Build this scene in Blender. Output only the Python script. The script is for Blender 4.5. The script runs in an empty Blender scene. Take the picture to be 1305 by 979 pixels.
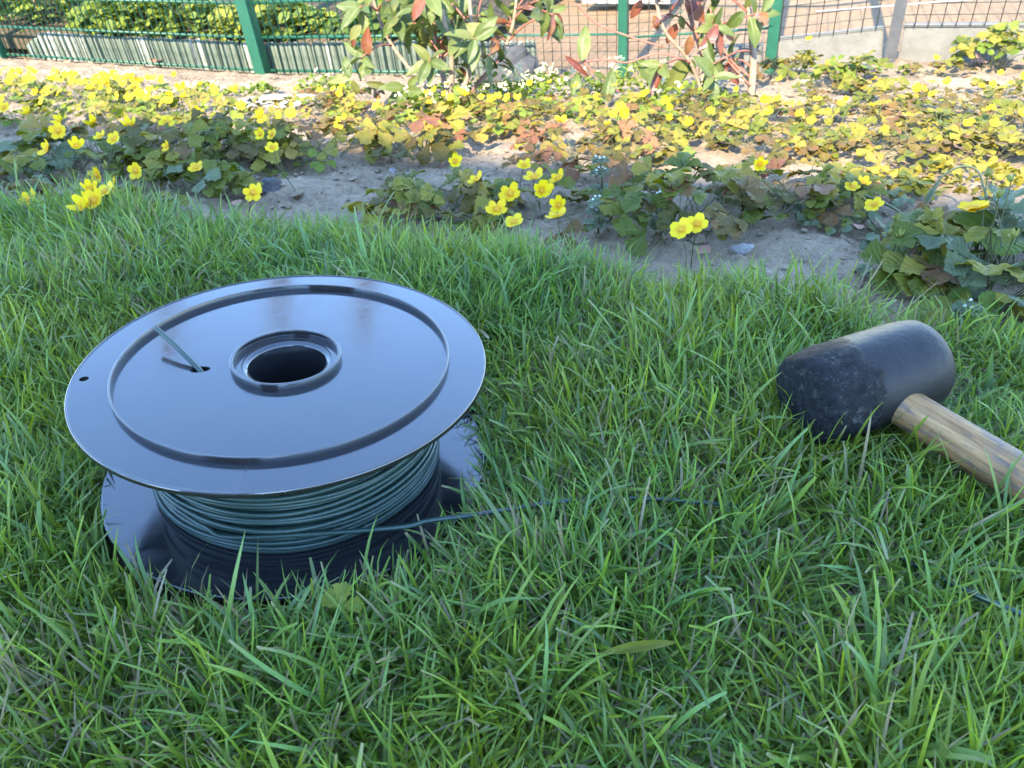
import bpy, bmesh, math, random
import numpy as np
from mathutils import Vector, Matrix, noise
random.seed(7)
RNG = np.random.default_rng(11)
SC = bpy.context.scene
COL = SC.collection
rad = math.radians

# ------------------------------------------------------------------ camera
CAM = np.array([0.0, 0.0, 0.361])
F_PX, CX, CY = 980.0, 652.5, 489.5
# camera basis from the vanishing point of the fence posts (x right, y down, z forward)
def _basis():
    nad = np.array([790 - CX, 1750 - CY, F_PX]); nad /= np.linalg.norm(nad)
    up = -nad
    fw = np.array([0, 0, 1.0]); fw = fw - up * (fw @ up); fw /= np.linalg.norm(fw)
    return np.array([np.cross(fw, up), fw, up])
CM = _basis()
cam = bpy.data.objects.new('camera', bpy.data.cameras.new('camera'))
COL.objects.link(cam)
cx_, cy_, cz_ = CM[:, 0], CM[:, 1], CM[:, 2]
cam.matrix_world = Matrix(((cx_[0], -cy_[0], -cz_[0], CAM[0]), (cx_[1], -cy_[1], -cz_[1], CAM[1]),
                           (cx_[2], -cy_[2], -cz_[2], CAM[2]), (0, 0, 0, 1)))
cam.data.sensor_width = 36.0
cam.data.lens = F_PX / 1305.0 * 36.0
cam.data.clip_start = 0.01
cam.data.clip_end = 1000.0
cam.data.dof.use_dof = True
cam.data.dof.focus_distance = 0.54
cam.data.dof.aperture_fstop = 24.0
SC.camera = cam

# ------------------------------------------------------------------ light
SUN_EL, SUN_AZ = 41.0, 202.0            # azimuth clockwise from +Y
w = bpy.data.worlds.new('World'); SC.world = w; w.use_nodes = True
nt = w.node_tree
sky = nt.nodes.new('ShaderNodeTexSky'); sky.sky_type = 'NISHITA'; sky.sun_disc = False
sky.sun_elevation = rad(SUN_EL); sky.sun_rotation = rad(SUN_AZ)
sky.air_density = 1.0; sky.dust_density = 0.0; sky.ozone_density = 4.5
nt.nodes['Background'].inputs[1].default_value = 0.15
nt.links.new(sky.outputs[0], nt.nodes['Background'].inputs[0])
sun = bpy.data.objects.new('sun', bpy.data.lights.new('sun', 'SUN')); COL.objects.link(sun)
sun.data.energy = 2.3; sun.data.angle = rad(0.45); sun.data.color = (1.0, 0.89, 0.70)
SD = Vector((math.sin(rad(SUN_AZ)) * math.cos(rad(SUN_EL)), math.cos(rad(SUN_AZ)) * math.cos(rad(SUN_EL)), math.sin(rad(SUN_EL))))
sun.rotation_euler = SD.to_track_quat('Z', 'Y').to_euler()
SC.view_settings.view_transform = 'Standard'; SC.view_settings.look = 'None'
SC.view_settings.exposure = 3.32; SC.view_settings.gamma = 1.0
SC.cycles.max_bounces = 6; SC.cycles.diffuse_bounces = 3; SC.cycles.glossy_bounces = 3
SC.cycles.transmission_bounces = 3; SC.cycles.transparent_max_bounces = 4
SC.cycles.use_denoising = True

# ------------------------------------------------------------------ ground shape
NQ = np.array([0.46947, 0.88295])       # across the bed, towards the fence
NW = np.array([-0.88295, 0.46947])      # along the fence, towards the left
FQ = 2.2
ZF_W = [-3.0, -0.275, 0.01, 0.295, 0.70, 2.03, 3.39, 6.0]
ZF_Z = [-0.235, -0.250, -0.264, -0.300, -0.334, -0.374, -0.360, -0.33]
EDGE_W = [-1.5, -0.16, -0.02, 0.10, 0.24, 0.40, 0.62, 1.06, 1.6, 4]
EDGE_Q = [0.62, 0.63, 0.62, 0.64, 0.645, 0.640, 0.64, 0.57, 0.53, 0.5]
def ground(x, y):
    x = np.asarray(x, float); y = np.asarray(y, float)
    q = NQ[0] * x + NQ[1] * y; ww = NW[0] * x + NW[1] * y
    lawn = -0.020 - 0.03 * x - 0.05 * (y - 0.41)
    q0 = 0.62
    x0 = NQ[0] * q0 + NW[0] * ww; y0 = NQ[1] * q0 + NW[1] * ww
    l0 = -0.020 - 0.03 * x0 - 0.05 * (y0 - 0.41)
    t = np.clip((q - q0) / (FQ - q0), 0, 1.02)
    bed = l0 - 0.012 * np.clip((q - q0) / 0.06, 0, 1) + (np.interp(ww, ZF_W, ZF_Z) - l0 + 0.012) * (0.78 * t + 0.22 * t * t)
    return np.where(q < q0, lawn, bed)
def qw(q, ww):
    return NQ[0] * q + NW[0] * ww, NQ[1] * q + NW[1] * ww
def edge(ww):
    ww = np.asarray(ww, float)
    return np.interp(ww, EDGE_W, EDGE_Q) + 0.018 * np.sin(ww * 23.0) + 0.012 * np.sin(ww * 57.0 + 1)
def at(px, py, h=0.0):
    """point of the place seen at a photo pixel, h metres above the ground"""
    d = CM @ np.array([(px - CX) / F_PX, (py - CY) / F_PX, 1.0])
    t0 = 0.2; f0 = None
    for t in np.arange(0.2, 9, 0.01):
        p = CAM + d * t
        f = p[2] - (float(ground(p[0], p[1])) + h)
        if f < 0:
            t = t - 0.01 * (-f) / max(1e-9, (f0 - f)) if f0 is not None else t
            p = CAM + d * t
            return Vector(p)
        f0 = f
    return Vector(CAM + d * 6)
def pix(px, py, dist):
    d = CM @ np.array([(px - CX) / F_PX, (py - CY) / F_PX, 1.0])
    return Vector(CAM + d / np.linalg.norm(d) * dist)
def project(P):
    c = (np.asarray(P) - CAM) @ CM
    return CX + F_PX * c[..., 0] / c[..., 2], CY + F_PX * c[..., 1] / c[..., 2], c[..., 2]

# ------------------------------------------------------------------ helpers
def tag(o, label=None, cat=None, group=None, kind=None):
    if label: o['label'] = label
    if cat: o['category'] = cat
    if group: o['group'] = group
    if kind: o['kind'] = kind
    return o
def link(name, me, parent=None, M=None):
    o = bpy.data.objects.new(name, me); COL.objects.link(o)
    if parent is not None: o.parent = parent
    if M is not None: o.matrix_basis = M
    return o
def empty(name, loc, label, cat, group=None):
    o = bpy.data.objects.new(name, None); COL.objects.link(o); o.location = loc
    o.empty_display_size = 0.03
    return tag(o, label, cat, group)
def mesh(name, verts, faces, mat, smooth=True):
    me = bpy.data.meshes.new(name)
    me.from_pydata([tuple(v) for v in verts], [], faces)
    me.materials.append(mat)
    if smooth: me.polygons.foreach_set('use_smooth', [True] * len(me.polygons))
    me.update()
    return me
def frame(pos, ydir, zhint, s=1.0, sx=None):
    y = Vector(ydir).normalized(); z = Vector(zhint)
    x = y.cross(z)
    if x.length < 1e-4: x = y.orthogonal()
    x.normalize(); z = x.cross(y)
    sx = s if sx is None else sx
    return Matrix(((x.x * sx, y.x * s, z.x * s, pos[0]), (x.y * sx, y.y * s, z.y * s, pos[1]), (x.z * sx, y.z * s, z.z * s, pos[2]), (0, 0, 0, 1)))
class MB:
    def __init__(self): self.v = []; self.f = []
    def tube(self, pts, r, n=6, caps=True):
        pts = [Vector(p) for p in pts]
        rr = r if isinstance(r, (list, tuple)) else [r] * len(pts)
        b = len(self.v); prev = None
        for i, p in enumerate(pts):
            t = (pts[min(i + 1, len(pts) - 1)] - pts[max(i - 1, 0)]).normalized()
            if prev is None: a = t.orthogonal().normalized()
            else:
                a = prev - t * prev.dot(t)
                a = a.normalized() if a.length > 1e-6 else t.orthogonal().normalized()
            prev = a; c = t.cross(a)
            for k in range(n):
                g = 2 * math.pi * k / n
                self.v.append(p + (a * math.cos(g) + c * math.sin(g)) * rr[i])
        for i in range(len(pts) - 1):
            for k in range(n):
                k2 = (k + 1) % n
                self.f.append((b + i * n + k, b + i * n + k2, b + (i + 1) * n + k2, b + (i + 1) * n + k))
        if caps:
            self.f.append(tuple(b + k for k in reversed(range(n))))
            e = b + (len(pts) - 1) * n
            self.f.append(tuple(e + k for k in range(n)))
    def box(self, c, hx, hy, hz, ax=(1, 0, 0), ay=(0, 1, 0), az=(0, 0, 1)):
        c, ax, ay, az = Vector(c), Vector(ax), Vector(ay), Vector(az); b = len(self.v)
        for k in (-1, 1):
            for j in (-1, 1):
                for i in (-1, 1):
                    self.v.append(c + ax * hx * i + ay * hy * j + az * hz * k)
        self.f += [tuple(b + q for q in f) for f in ((0, 2, 3, 1), (4, 5, 7, 6), (0, 1, 5, 4), (2, 6, 7, 3), (0, 4, 6, 2), (1, 3, 7, 5))]
    def add(self, verts, faces):
        b = len(self.v); self.v += list(verts); self.f += [tuple(b + q for q in f) for f in faces]
    def make(self, name, mat, parent=None, M=None, smooth=True):
        return link(name, mesh(name, self.v, self.f, mat, smooth), parent, M)
def lathe(prof, n, closed=True):
    """profile [(r,z)] turned about z; closed joins last to first"""
    v = []; f = []
    for (r, z) in prof:
        for k in range(n):
            a = 2 * math.pi * k / n; v.append((r * math.cos(a), r * math.sin(a), z))
    m = len(prof)
    for i in range(m if closed else m - 1):
        j = (i + 1) % m
        for k in range(n):
            k2 = (k + 1) % n; f.append((i * n + k, i * n + k2, j * n + k2, j * n + k))
    return v, f
def smooth_path(pts, n=8):
    P = [Vector(p) for p in pts]; out = []
    for i in range(len(P) - 1):
        p0, p1, p2, p3 = P[max(i - 1, 0)], P[i], P[i + 1], P[min(i + 2, len(P) - 1)]
        for k in range(n):
            t = k / n
            out.append(0.5 * ((2 * p1) + (p2 - p0) * t + (2 * p0 - 5 * p1 + 4 * p2 - p3) * t * t + (3 * p1 - p0 - 3 * p2 + p3) * t ** 3))
    out.append(P[-1]); return out

# ------------------------------------------------------------------ materials
class NT:
    def __init__(self, name):
        self.m = bpy.data.materials.new(name); self.m.use_nodes = True
        self.t = self.m.node_tree; self.b = self.t.nodes['Principled BSDF']; self.out = self.t.nodes['Material Output']
    def n(self, typ, **kw):
        o = self.t.nodes.new('ShaderNode' + typ)
        for k, v in kw.items(): setattr(o, k, v)
        return o
    def l(self, a, b): self.t.links.new(a, b)
    def coord(self, which='Object'): return self.n('TexCoord').outputs[which]
    def noise(self, vec, scale, detail=4, rough=0.55, dist=0.0):
        o = self.n('TexNoise'); o.inputs['Scale'].default_value = scale; o.inputs['Detail'].default_value = detail
        o.inputs['Roughness'].default_value = rough; o.inputs['Distortion'].default_value = dist
        if vec is not None: self.l(vec, o.inputs['Vector'])
        return o.outputs['Fac']
    def ramp(self, fac, stops):
        o = self.n('ValToRGB'); e = o.color_ramp.elements
        while len(e) < len(stops): e.new(0.5)
        for k, (p, c) in enumerate(stops):
            e[k].position = p; e[k].color = (c if isinstance(c, (tuple, list)) else (c, c, c)) + ((1,) if not isinstance(c, (tuple, list)) or len(c) == 3 else ()) if isinstance(c, tuple) else (c, c, c, 1)
        self.l(fac, o.inputs['Fac']); return o.outputs['Color']
    def mix(self, fac, a, b, typ='MIX'):
        o = self.n('Mix', data_type='RGBA', blend_type=typ)
        for s, val in ((0, fac), (6, a), (7, b)):
            if hasattr(val, 'is_linked') or isinstance(val, bpy.types.NodeSocket): self.l(val, o.inputs[s])
            else: o.inputs[s].default_value = val if s == 0 else (tuple(val) + (1,))[:4]
        return o.outputs[2]
    def math(self, op, a, b=0.0):
        o = self.n('Math', operation=op)
        for k, val in enumerate((a, b)):
            if isinstance(val, bpy.types.NodeSocket): self.l(val, o.inputs[k])
            else: o.inputs[k].default_value = val
        return o.outputs[0]
    def bump(self, h, strength=0.5, dist=0.002):
        o = self.n('Bump'); o.inputs['Strength'].default_value = strength; o.inputs['Distance'].default_value = dist
        self.l(h, o.inputs['Height']); self.l(o.outputs[0], self.b.inputs['Normal']); return o.outputs[0]
    def set(self, **kw):
        for k, v in kw.items():
            s = self.b.inputs[k.replace('_', ' ')]
            if isinstance(v, bpy.types.NodeSocket): self.l(v, s)
            else: s.default_value = v if not isinstance(v, tuple) else (v + (1,))[:4]
    def translucent(self, col, fac):
        tr = self.n('BsdfTranslucent'); mx = self.n('MixShader'); mx.inputs[0].default_value = fac
        if isinstance(col, bpy.types.NodeSocket): self.l(col, tr.inputs[0])
        else: tr.inputs[0].default_value = col + (1,)
        self.l(self.b.outputs[0], mx.inputs[1]); self.l(tr.outputs[0], mx.inputs[2]); self.l(mx.outputs[0], self.out.inputs['Surface'])

def m_grass():
    t = NT('grass_blade')
    a = t.n('Attribute', attribute_name='tint'); uv = t.n('Attribute', attribute_name='blade_uv')
    sep = t.n('SeparateXYZ'); t.l(uv.outputs['Vector'], sep.inputs[0])
    s = t.math('SINE', t.math('MULTIPLY', sep.outputs[0], 34.0))
    v = t.math('ADD', t.math('MULTIPLY', s, 0.10), 1.0)
    c = t.n('VectorMath', operation='SCALE'); t.l(a.outputs['Color'], c.inputs[0]); t.l(v, c.inputs['Scale'])
    t.set(Base_Color=c.outputs[0], Roughness=0.36, Specular_IOR_Level=0.6)
    b = t.n('Bump'); b.inputs['Strength'].default_value = 0.35; b.inputs['Distance'].default_value = 0.0004
    t.l(s, b.inputs['Height']); t.l(b.outputs[0], t.b.inputs['Normal'])
    h = t.n('HueSaturation'); h.inputs['Value'].default_value = 1.15; h.inputs['Hue'].default_value = 0.485
    t.l(c.outputs[0], h.inputs['Color'])
    t.translucent(h.outputs[0], 0.38); return t.m

def m_leaf(name, c1, c2, c3=None, vein=(0.2, 0.22, 0.08), rough=0.52, trans=0.28, spec=0.28, mott=26.0, veins=7.0):
    """leaf colour wanders from leaf to leaf and over each leaf; veins follow the uv"""
    t = NT(name)
    oi = t.n('ObjectInfo'); co = t.coord('Object')
    nz = t.n('TexNoise', noise_dimensions='4D'); nz.inputs['Scale'].default_value = mott * 0.1; nz.inputs['Detail'].default_value = 5
    t.l(co, nz.inputs['Vector']); t.l(t.math('MULTIPLY', oi.outputs['Random'], 40.0), nz.inputs['W'])
    f = t.math('ADD', t.math('MULTIPLY', oi.outputs['Random'], 0.75), t.math('MULTIPLY', t.math('SUBTRACT', nz.outputs['Fac'], 0.38), 0.9))
    stops = [(0.1, c1), (0.6, c2)] + ([(0.95, c3)] if c3 else [])
    col = t.ramp(f, stops)
    uv = t.n('SeparateXYZ'); t.l(t.coord('UV'), uv.inputs[0])
    au = t.math('ABSOLUTE', t.math('SUBTRACT', uv.outputs[0], 0.5))
    mid = t.ramp(au, [(0.0, 1.0), (0.035, 0.0)])
    side = t.math('SINE', t.math('MULTIPLY', t.math('SUBTRACT', uv.outputs[1], t.math('MULTIPLY', au, 0.8)), veins * 6.283))
    sv = t.ramp(side, [(0.86, 0.0), (1.0, 0.3)])
    vf = t.math('MAXIMUM', mid, sv)
    col2 = t.mix(t.math('MULTIPLY', vf, 0.55), col, vein)
    t.set(Base_Color=col2, Roughness=rough, Specular_IOR_Level=spec)
    t.bump(t.math('ADD', t.math('MULTIPLY', side, 0.07), t.math('MULTIPLY', nz.outputs['Fac'], 1.2)), 0.30, 0.03)
    h = t.n('HueSaturation'); h.inputs['Value'].default_value = 1.2; h.inputs['Saturation'].default_value = 1.1
    t.l(col2, h.inputs['Color']); t.translucent(h.outputs[0], trans); return t.m

def m_petal(name, c1, c2):
    t = NT(name); oi = t.n('ObjectInfo')
    uv = t.n('SeparateXYZ'); t.l(t.coord('UV'), uv.inputs[0])
    c = t.mix(oi.outputs['Random'], c1, c2)
    c = t.mix(t.ramp(uv.outputs[1], [(0.15, 0.8), (0.5, 0.0)]), c, (0.72, 0.30, 0.005))
    s = t.math('SINE', t.math('MULTIPLY', uv.outputs[0], 50.0)); t.bump(s, 0.3, 0.02)
    t.set(Base_Color=c, Roughness=0.5, Specular_IOR_Level=0.3); t.translucent(c, 0.3); return t.m

def m_plain(name, c1, c2, scale=30, rough=0.6, bump=0.3, dist=0.002, metal=0.0, spec=0.4, detail=6):
    t = NT(name); co = t.coord('Object'); f = t.noise(co, scale, detail, 0.65)
    t.set(Base_Color=t.ramp(f, [(0.3, c1), (0.7, c2)]), Roughness=rough, Metallic=metal, Specular_IOR_Level=spec)
    if bump: t.bump(t.noise(co, scale * 3, 6, 0.7), bump, dist)
    return t.m

def m_soil(name, dark, mid, pale, scale=1.0, bump=0.9, thatch=False):
    t = NT(name); co = t.coord('Object')
    big = t.noise(co, 6 * scale, 5, 0.6); fine = t.noise(co, 90 * scale, 6, 0.7); grit = t.noise(co, 420 * scale, 3, 0.6)
    f = t.math('ADD', t.math('MULTIPLY', big, 0.45), t.math('MULTIPLY', fine, 0.55))
    c = t.ramp(f, [(0.34, dark), (0.5, mid), (0.66, pale)])
    vo = t.n('TexVoronoi'); vo.inputs['Scale'].default_value = 120 * scale; vo.inputs['Randomness'].default_value = 1.0
    t.l(co, vo.inputs['Vector'])
    sp = t.ramp(vo.outputs['Distance'], [(0.12, 1.0), (0.2, 0.0)])
    c = t.mix(t.math('MULTIPLY', sp, 0.35), c, tuple(min(0.55, v * 1.35) for v in pale))
    c = t.mix(t.ramp(grit, [(0.3, 0.35), (0.5, 0.0)]), c, tuple(v * 0.5 for v in dark))
    t.set(Base_Color=c, Roughness=0.95, Specular_IOR_Level=0.15)
    t.bump(t.math('ADD', t.math('MULTIPLY', fine, 1.0), t.math('MULTIPLY', grit, 0.4)), bump, 0.006 / scale)
    return t.m

def m_spool():
    t = NT('black_plastic'); co = t.coord('Object')
    big = t.noise(co, 9, 3, 0.5); smudge = t.noise(co, 30, 6, 0.7, 1.5)
    dust = t.noise(co, 900, 2, 0.5)
    wave = t.n('TexNoise'); wave.inputs['Scale'].default_value = 160; wave.inputs['Detail'].default_value = 5
    mp = t.n('Mapping'); mp.inputs['Scale'].default_value = (1, 0.06, 1); mp.inputs['Rotation'].default_value = (0, 0, 0.9)
    t.l(co, mp.inputs[0]); t.l(mp.outputs[0], wave.inputs['Vector'])
    scr = t.ramp(wave.outputs['Fac'], [(0.70, 0.0), (0.78, 1.0)])
    r = t.math('ADD', t.math('MULTIPLY', t.ramp(smudge, [(0.35, 0.0), (0.7, 1.0)]), 0.14), 0.07)
    r = t.math('ADD', r, t.math('MULTIPLY', scr, 0.22))
    d = t.ramp(dust, [(0.70, 0.0), (0.76, 1.0)])
    d = t.math('MULTIPLY', d, t.ramp(big, [(0.45, 0.0), (0.7, 0.8)]))
    c = t.mix(d, (0.010, 0.0105, 0.012), (0.16, 0.15, 0.13))
    c = t.mix(t.math('MULTIPLY', smudge, 0.012), c, (0.4, 0.38, 0.36))
    t.set(Base_Color=c, Roughness=t.math('ADD', r, t.math('MULTIPLY', d, 0.4)), Specular_IOR_Level=1.0, IOR=1.53)
    t.bump(t.math('ADD', t.noise(co, 14, 1, 0.3), t.math('MULTIPLY', scr, 0.02)), 0.035, 0.004)
    return t.m
def m_wire():
    t = NT('green_wire'); co = t.coord('Object'); f = t.noise(co, 60, 4, 0.6)
    c = t.ramp(f, [(0.3, (0.013, 0.033, 0.025)), (0.7, (0.024, 0.050, 0.040))])
    d = t.ramp(t.noise(co, 700, 2, 0.5), [(0.70, 0.0), (0.75, 1.0)])
    c = t.mix(t.math('MULTIPLY', d, 0.5), c, (0.3, 0.3, 0.26))
    t.set(Base_Color=c, Roughness=0.36, Specular_IOR_Level=0.5); t.bump(t.noise(co, 300, 2), 0.1, 0.0005); return t.m
def m_rubber():
    t = NT('mallet_rubber'); co = t.coord('Object'); sp = t.n('SeparateXYZ'); t.l(co, sp.inputs[0])
    # head axis is local z, struck face at z=0, sky side is local +x
    n1 = t.noise(co, 55, 6, 0.7); n2 = t.noise(co, 120, 6, 0.72); n3 = t.noise(co, 420, 3, 0.6)
    worn = t.ramp(t.math('ADD', sp.outputs[2], t.math('MULTIPLY', t.math('SUBTRACT', n1, 0.5), 0.035)), [(0.034, 1.0), (0.042, 0.0)])
    base = t.mix(n1, (0.010, 0.009, 0.009), (0.024, 0.022, 0.021))
    rough_c = t.ramp(n2, [(0.36, (0.005, 0.005, 0.006)), (0.58, (0.024, 0.024, 0.025)), (0.70, (0.12, 0.112, 0.10))])
    c = t.mix(worn, base, rough_c)
    dustm = t.math('MULTIPLY', t.ramp(t.math('ADD', t.math('SUBTRACT', t.math('MULTIPLY', sp.outputs[0], 0.80), t.math('MULTIPLY', sp.outputs[1], 0.60)), t.math('MULTIPLY', t.math('SUBTRACT', n1, 0.5), 0.010)), [(0.0320, 0.0), (0.0360, 1.0)]), t.ramp(n2, [(0.25, 0.35), (0.55, 0.9)]))
    dustm = t.math('MULTIPLY', dustm, t.math('SUBTRACT', 1.0, t.math('MULTIPLY', worn, 0.5)))
    c = t.mix(dustm, c, (0.20, 0.115, 0.045))
    specks = t.ramp(n3, [(0.64, 0.0), (0.70, 0.9)])
    c = t.mix(t.math('MULTIPLY', specks, t.math('ADD', t.math('MULTIPLY', worn, 0.45), 0.03)), c, (0.25, 0.24, 0.2))
    t.set(Base_Color=c, Roughness=t.math('ADD', t.math('MULTIPLY', worn, 0.35), t.math('ADD', 0.38, t.math('MULTIPLY', n1, 0.2))), Specular_IOR_Level=0.26)
    t.bump(t.math('ADD', t.math('MULTIPLY', t.math('ADD', n2, t.math('MULTIPLY', n3, 0.4)), t.math('ADD', t.math('MULTIPLY', worn, 1.0), 0.015)), t.math('MULTIPLY', n1, 0.10)), 1.0, 0.009)
    return t.m
def m_wood():
    t = NT('handle_wood'); co = t.coord('Object')
    mp = t.n('Mapping'); mp.inputs['Scale'].default_value = (1, 1, 0.06); t.l(co, mp.inputs[0])
    g = t.noise(mp.outputs[0], 260, 6, 0.6, 0.6); g2 = t.noise(mp.outputs[0], 900, 4, 0.6)
    c = t.ramp(g, [(0.3, (0.15, 0.070, 0.024)), (0.55, (0.35, 0.185, 0.066)), (0.75, (0.46, 0.27, 0.11))])
    mp2 = t.n('Mapping'); mp2.inputs['Scale'].default_value = (1, 1, 0.35); t.l(co, mp2.inputs[0])
    dirt = t.ramp(t.math('ADD', t.math('MULTIPLY', t.noise(mp2.outputs[0], 60, 6, 0.7), 0.6), t.math('MULTIPLY', t.noise(mp2.outputs[0], 260, 5, 0.7), 0.4)), [(0.47, 0.0), (0.60, 0.85)])
    c = t.mix(dirt, c, (0.085, 0.075, 0.07))
    c = t.mix(t.ramp(g2, [(0.62, 0.0), (0.72, 0.5)]), c, (0.06, 0.045, 0.03))
    t.set(Base_Color=c, Roughness=0.55, Specular_IOR_Level=0.35); t.bump(t.math('ADD', g, g2), 0.35, 0.0012); return t.m

M = dict(
    grass=m_grass(),
    lawn_soil=m_soil('lawn_earth', (0.03, 0.024, 0.016), (0.075, 0.058, 0.038), (0.15, 0.12, 0.08)),
    soil=m_soil('bed_earth', (0.155, 0.112, 0.070), (0.265, 0.195, 0.125), (0.37, 0.28, 0.19)),
    yard=m_soil('yard_sand', (0.14, 0.088, 0.048), (0.20, 0.130, 0.074), (0.255, 0.172, 0.105), 0.6, 0.5),
    spool=m_spool(), wire=m_wire(), rubber=m_rubber(), wood=m_wood(),
    leaf_green=m_leaf('leaf_green', (0.070, 0.088, 0.007), (0.115, 0.125, 0.010), (0.165, 0.142, 0.014)),
    leaf_gold=m_leaf('leaf_gold', (0.13, 0.13, 0.012), (0.22, 0.18, 0.020), (0.26, 0.16, 0.03)),
    leaf_bronze=m_leaf('leaf_bronze', (0.075, 0.068, 0.010), (0.125, 0.085, 0.018), (0.17, 0.075, 0.032), vein=(0.16, 0.12, 0.05)),
    leaf_rust=m_leaf('leaf_rust', (0.17, 0.060, 0.026), (0.24, 0.115, 0.05), (0.20, 0.15, 0.05), vein=(0.25, 0.16, 0.08)),
    leaf_grey=m_leaf('leaf_grey', (0.080, 0.100, 0.040), (0.125, 0.150, 0.068), None, vein=(0.16, 0.2, 0.14), rough=0.5),
    leaf_lime=m_leaf('leaf_lime', (0.10, 0.15, 0.015), (0.17, 0.21, 0.022), (0.22, 0.23, 0.03), trans=0.35),
    leaf_hedge=m_leaf('leaf_hedge', (0.06, 0.10, 0.016), (0.11, 0.155, 0.024), (0.17, 0.17, 0.03), trans=0.3),
    shrub_green=m_leaf('shrub_green', (0.055, 0.080, 0.016), (0.095, 0.120, 0.026), (0.15, 0.14, 0.035), rough=0.40, spec=0.4, trans=0.2, veins=9),
    shrub_red=m_leaf('shrub_red', (0.13, 0.035, 0.022), (0.20, 0.065, 0.035), (0.22, 0.13, 0.05), vein=(0.35, 0.15, 0.1), rough=0.26, spec=0.6, trans=0.25, veins=9),
    dry_leaf=m_leaf('dry_leaf', (0.22, 0.10, 0.06), (0.33, 0.17, 0.11), None, vein=(0.2, 0.1, 0.06), rough=0.7, trans=0.1),
    petal=m_petal('yellow_petal', (0.80, 0.50, 0.004), (0.82, 0.60, 0.012)),
    stamen=m_plain('stamen_orange', (0.60, 0.26, 0.01), (0.75, 0.42, 0.02), 900, 0.7, 0.4, 0.001),
    bud=m_plain('green_bud', (0.14, 0.16, 0.03), (0.28, 0.26, 0.05), 300, 0.6, 0.2, 0.001),
    litter=m_plain('dry_litter', (0.07, 0.045, 0.028), (0.24, 0.16, 0.095), 60, 0.8, 0.2, 0.001),
    white=m_plain('white_petal', (0.72, 0.74, 0.70), (0.82, 0.82, 0.80), 200, 0.6, 0),
    pale=m_plain('cream_petal', (0.40, 0.38, 0.16), (0.52, 0.50, 0.28), 200, 0.6, 0),
    stem=m_plain('plant_stem', (0.06, 0.075, 0.02), (0.12, 0.11, 0.04), 60, 0.6, 0.2),
    stem_red=m_plain('red_stem', (0.16, 0.05, 0.03), (0.24, 0.10, 0.06), 60, 0.5, 0.2),
    stalk=m_plain('green_stalk', (0.06, 0.075, 0.028), (0.11, 0.115, 0.045), 40, 0.45, 0.2),
    bark=m_plain('shrub_bark', (0.17, 0.115, 0.075), (0.30, 0.21, 0.14), 90, 0.8, 0.6, 0.003),
    fence_green=m_plain('fence_green', (0.009, 0.058, 0.034), (0.013, 0.080, 0.047), 40, 0.42, 0.15, 0.001),
    fence_dark=m_plain('fence_wire_dark', (0.03, 0.045, 0.035), (0.06, 0.06, 0.045), 40, 0.5, 0.1, 0.001),
    fence_grey=m_plain('fence_grey', (0.055, 0.057, 0.06), (0.085, 0.085, 0.088), 40, 0.45, 0.1, 0.001, 0.2),
    steel=m_plain('steel_wire', (0.45, 0.45, 0.45), (0.6, 0.6, 0.6), 40, 0.4, 0, 0, 0.6),
    concrete=m_plain('concrete', (0.112, 0.108, 0.094), (0.155, 0.150, 0.132), 22, 0.9, 0.6, 0.004),
    stake=m_plain('border_stake', (0.065, 0.088, 0.066), (0.12, 0.14, 0.108), 30, 0.8, 0.5, 0.003),
    stake_pale=m_plain('border_stake_worn', (0.11, 0.13, 0.10), (0.36, 0.36, 0.32), 45, 0.8, 0.5, 0.003),
    stone=m_plain('pale_stone', (0.20, 0.18, 0.16), (0.33, 0.30, 0.27), 35, 0.9, 0.8, 0.004),
    stone_dark=m_plain('dark_stone', (0.035, 0.034, 0.032), (0.07, 0.066, 0.06), 18, 0.8, 0.7, 0.005),
    shard=m_plain('clay_shard', (0.34, 0.14, 0.09), (0.45, 0.22, 0.15), 40, 0.85, 0.4, 0.002),
    plank=m_plain('grey_plank', (0.20, 0.19, 0.18), (0.32, 0.30, 0.28), 30, 0.8, 0.5, 0.003),
    hose=m_plain('yellow_hose', (0.48, 0.34, 0.06), (0.60, 0.45, 0.10), 30, 0.5, 0.1),
    render=m_plain('house_render', (0.20, 0.17, 0.13), (0.26, 0.22, 0.17), 4, 0.9, 0.4, 0.004),
    tile=m_plain('roof_tile', (0.20, 0.08, 0.05), (0.32, 0.14, 0.09), 8, 0.8, 0.5, 0.01),
    glass=m_plain('window_glass', (0.03, 0.035, 0.04), (0.05, 0.05, 0.055), 3, 0.05, 0),
    white_paint=m_plain('white_frame', (0.7, 0.7, 0.68), (0.8, 0.8, 0.78), 10, 0.5, 0),
)

# ------------------------------------------------------------------ ground sheets
def sheet(name, mat, qs, ws, keep, amp, kind='structure', label=None):
    V = []; Q = []
    for q in qs:
        for ww in ws:
            x, y = qw(q, ww); z = float(ground(x, y))
            if amp and keep != 'far':
                a = amp * (0.25 if q < 0.55 else 1.0)
                z += a * (noise.fractal(Vector((x * 14, y * 14, 3.1)), 0.9, 2.1, 5) * 0.7 + 0.35 * noise.noise(Vector((x * 90, y * 90, 0))))
            V.append((x, y, z))
    nw = len(ws); Fc = []
    for i in range(len(qs) - 1):
        for j in range(nw - 1):
            qm = 0.5 * (qs[i] + qs[i + 1]); wm = 0.5 * (ws[j] + ws[j + 1])
            e = float(edge(wm))
            if keep == 'lawn' and qm > e: continue
            if keep == 'bed' and qm <= e: continue
            Fc.append((i * nw + j, i * nw + j + 1, (i + 1) * nw + j + 1, (i + 1) * nw + j))
    o = link(name, mesh(name, V, Fc, mat))
    return tag(o, label, None, None, kind)
WS = list(np.arange(-1.6, 4.6, 0.0125))
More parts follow.
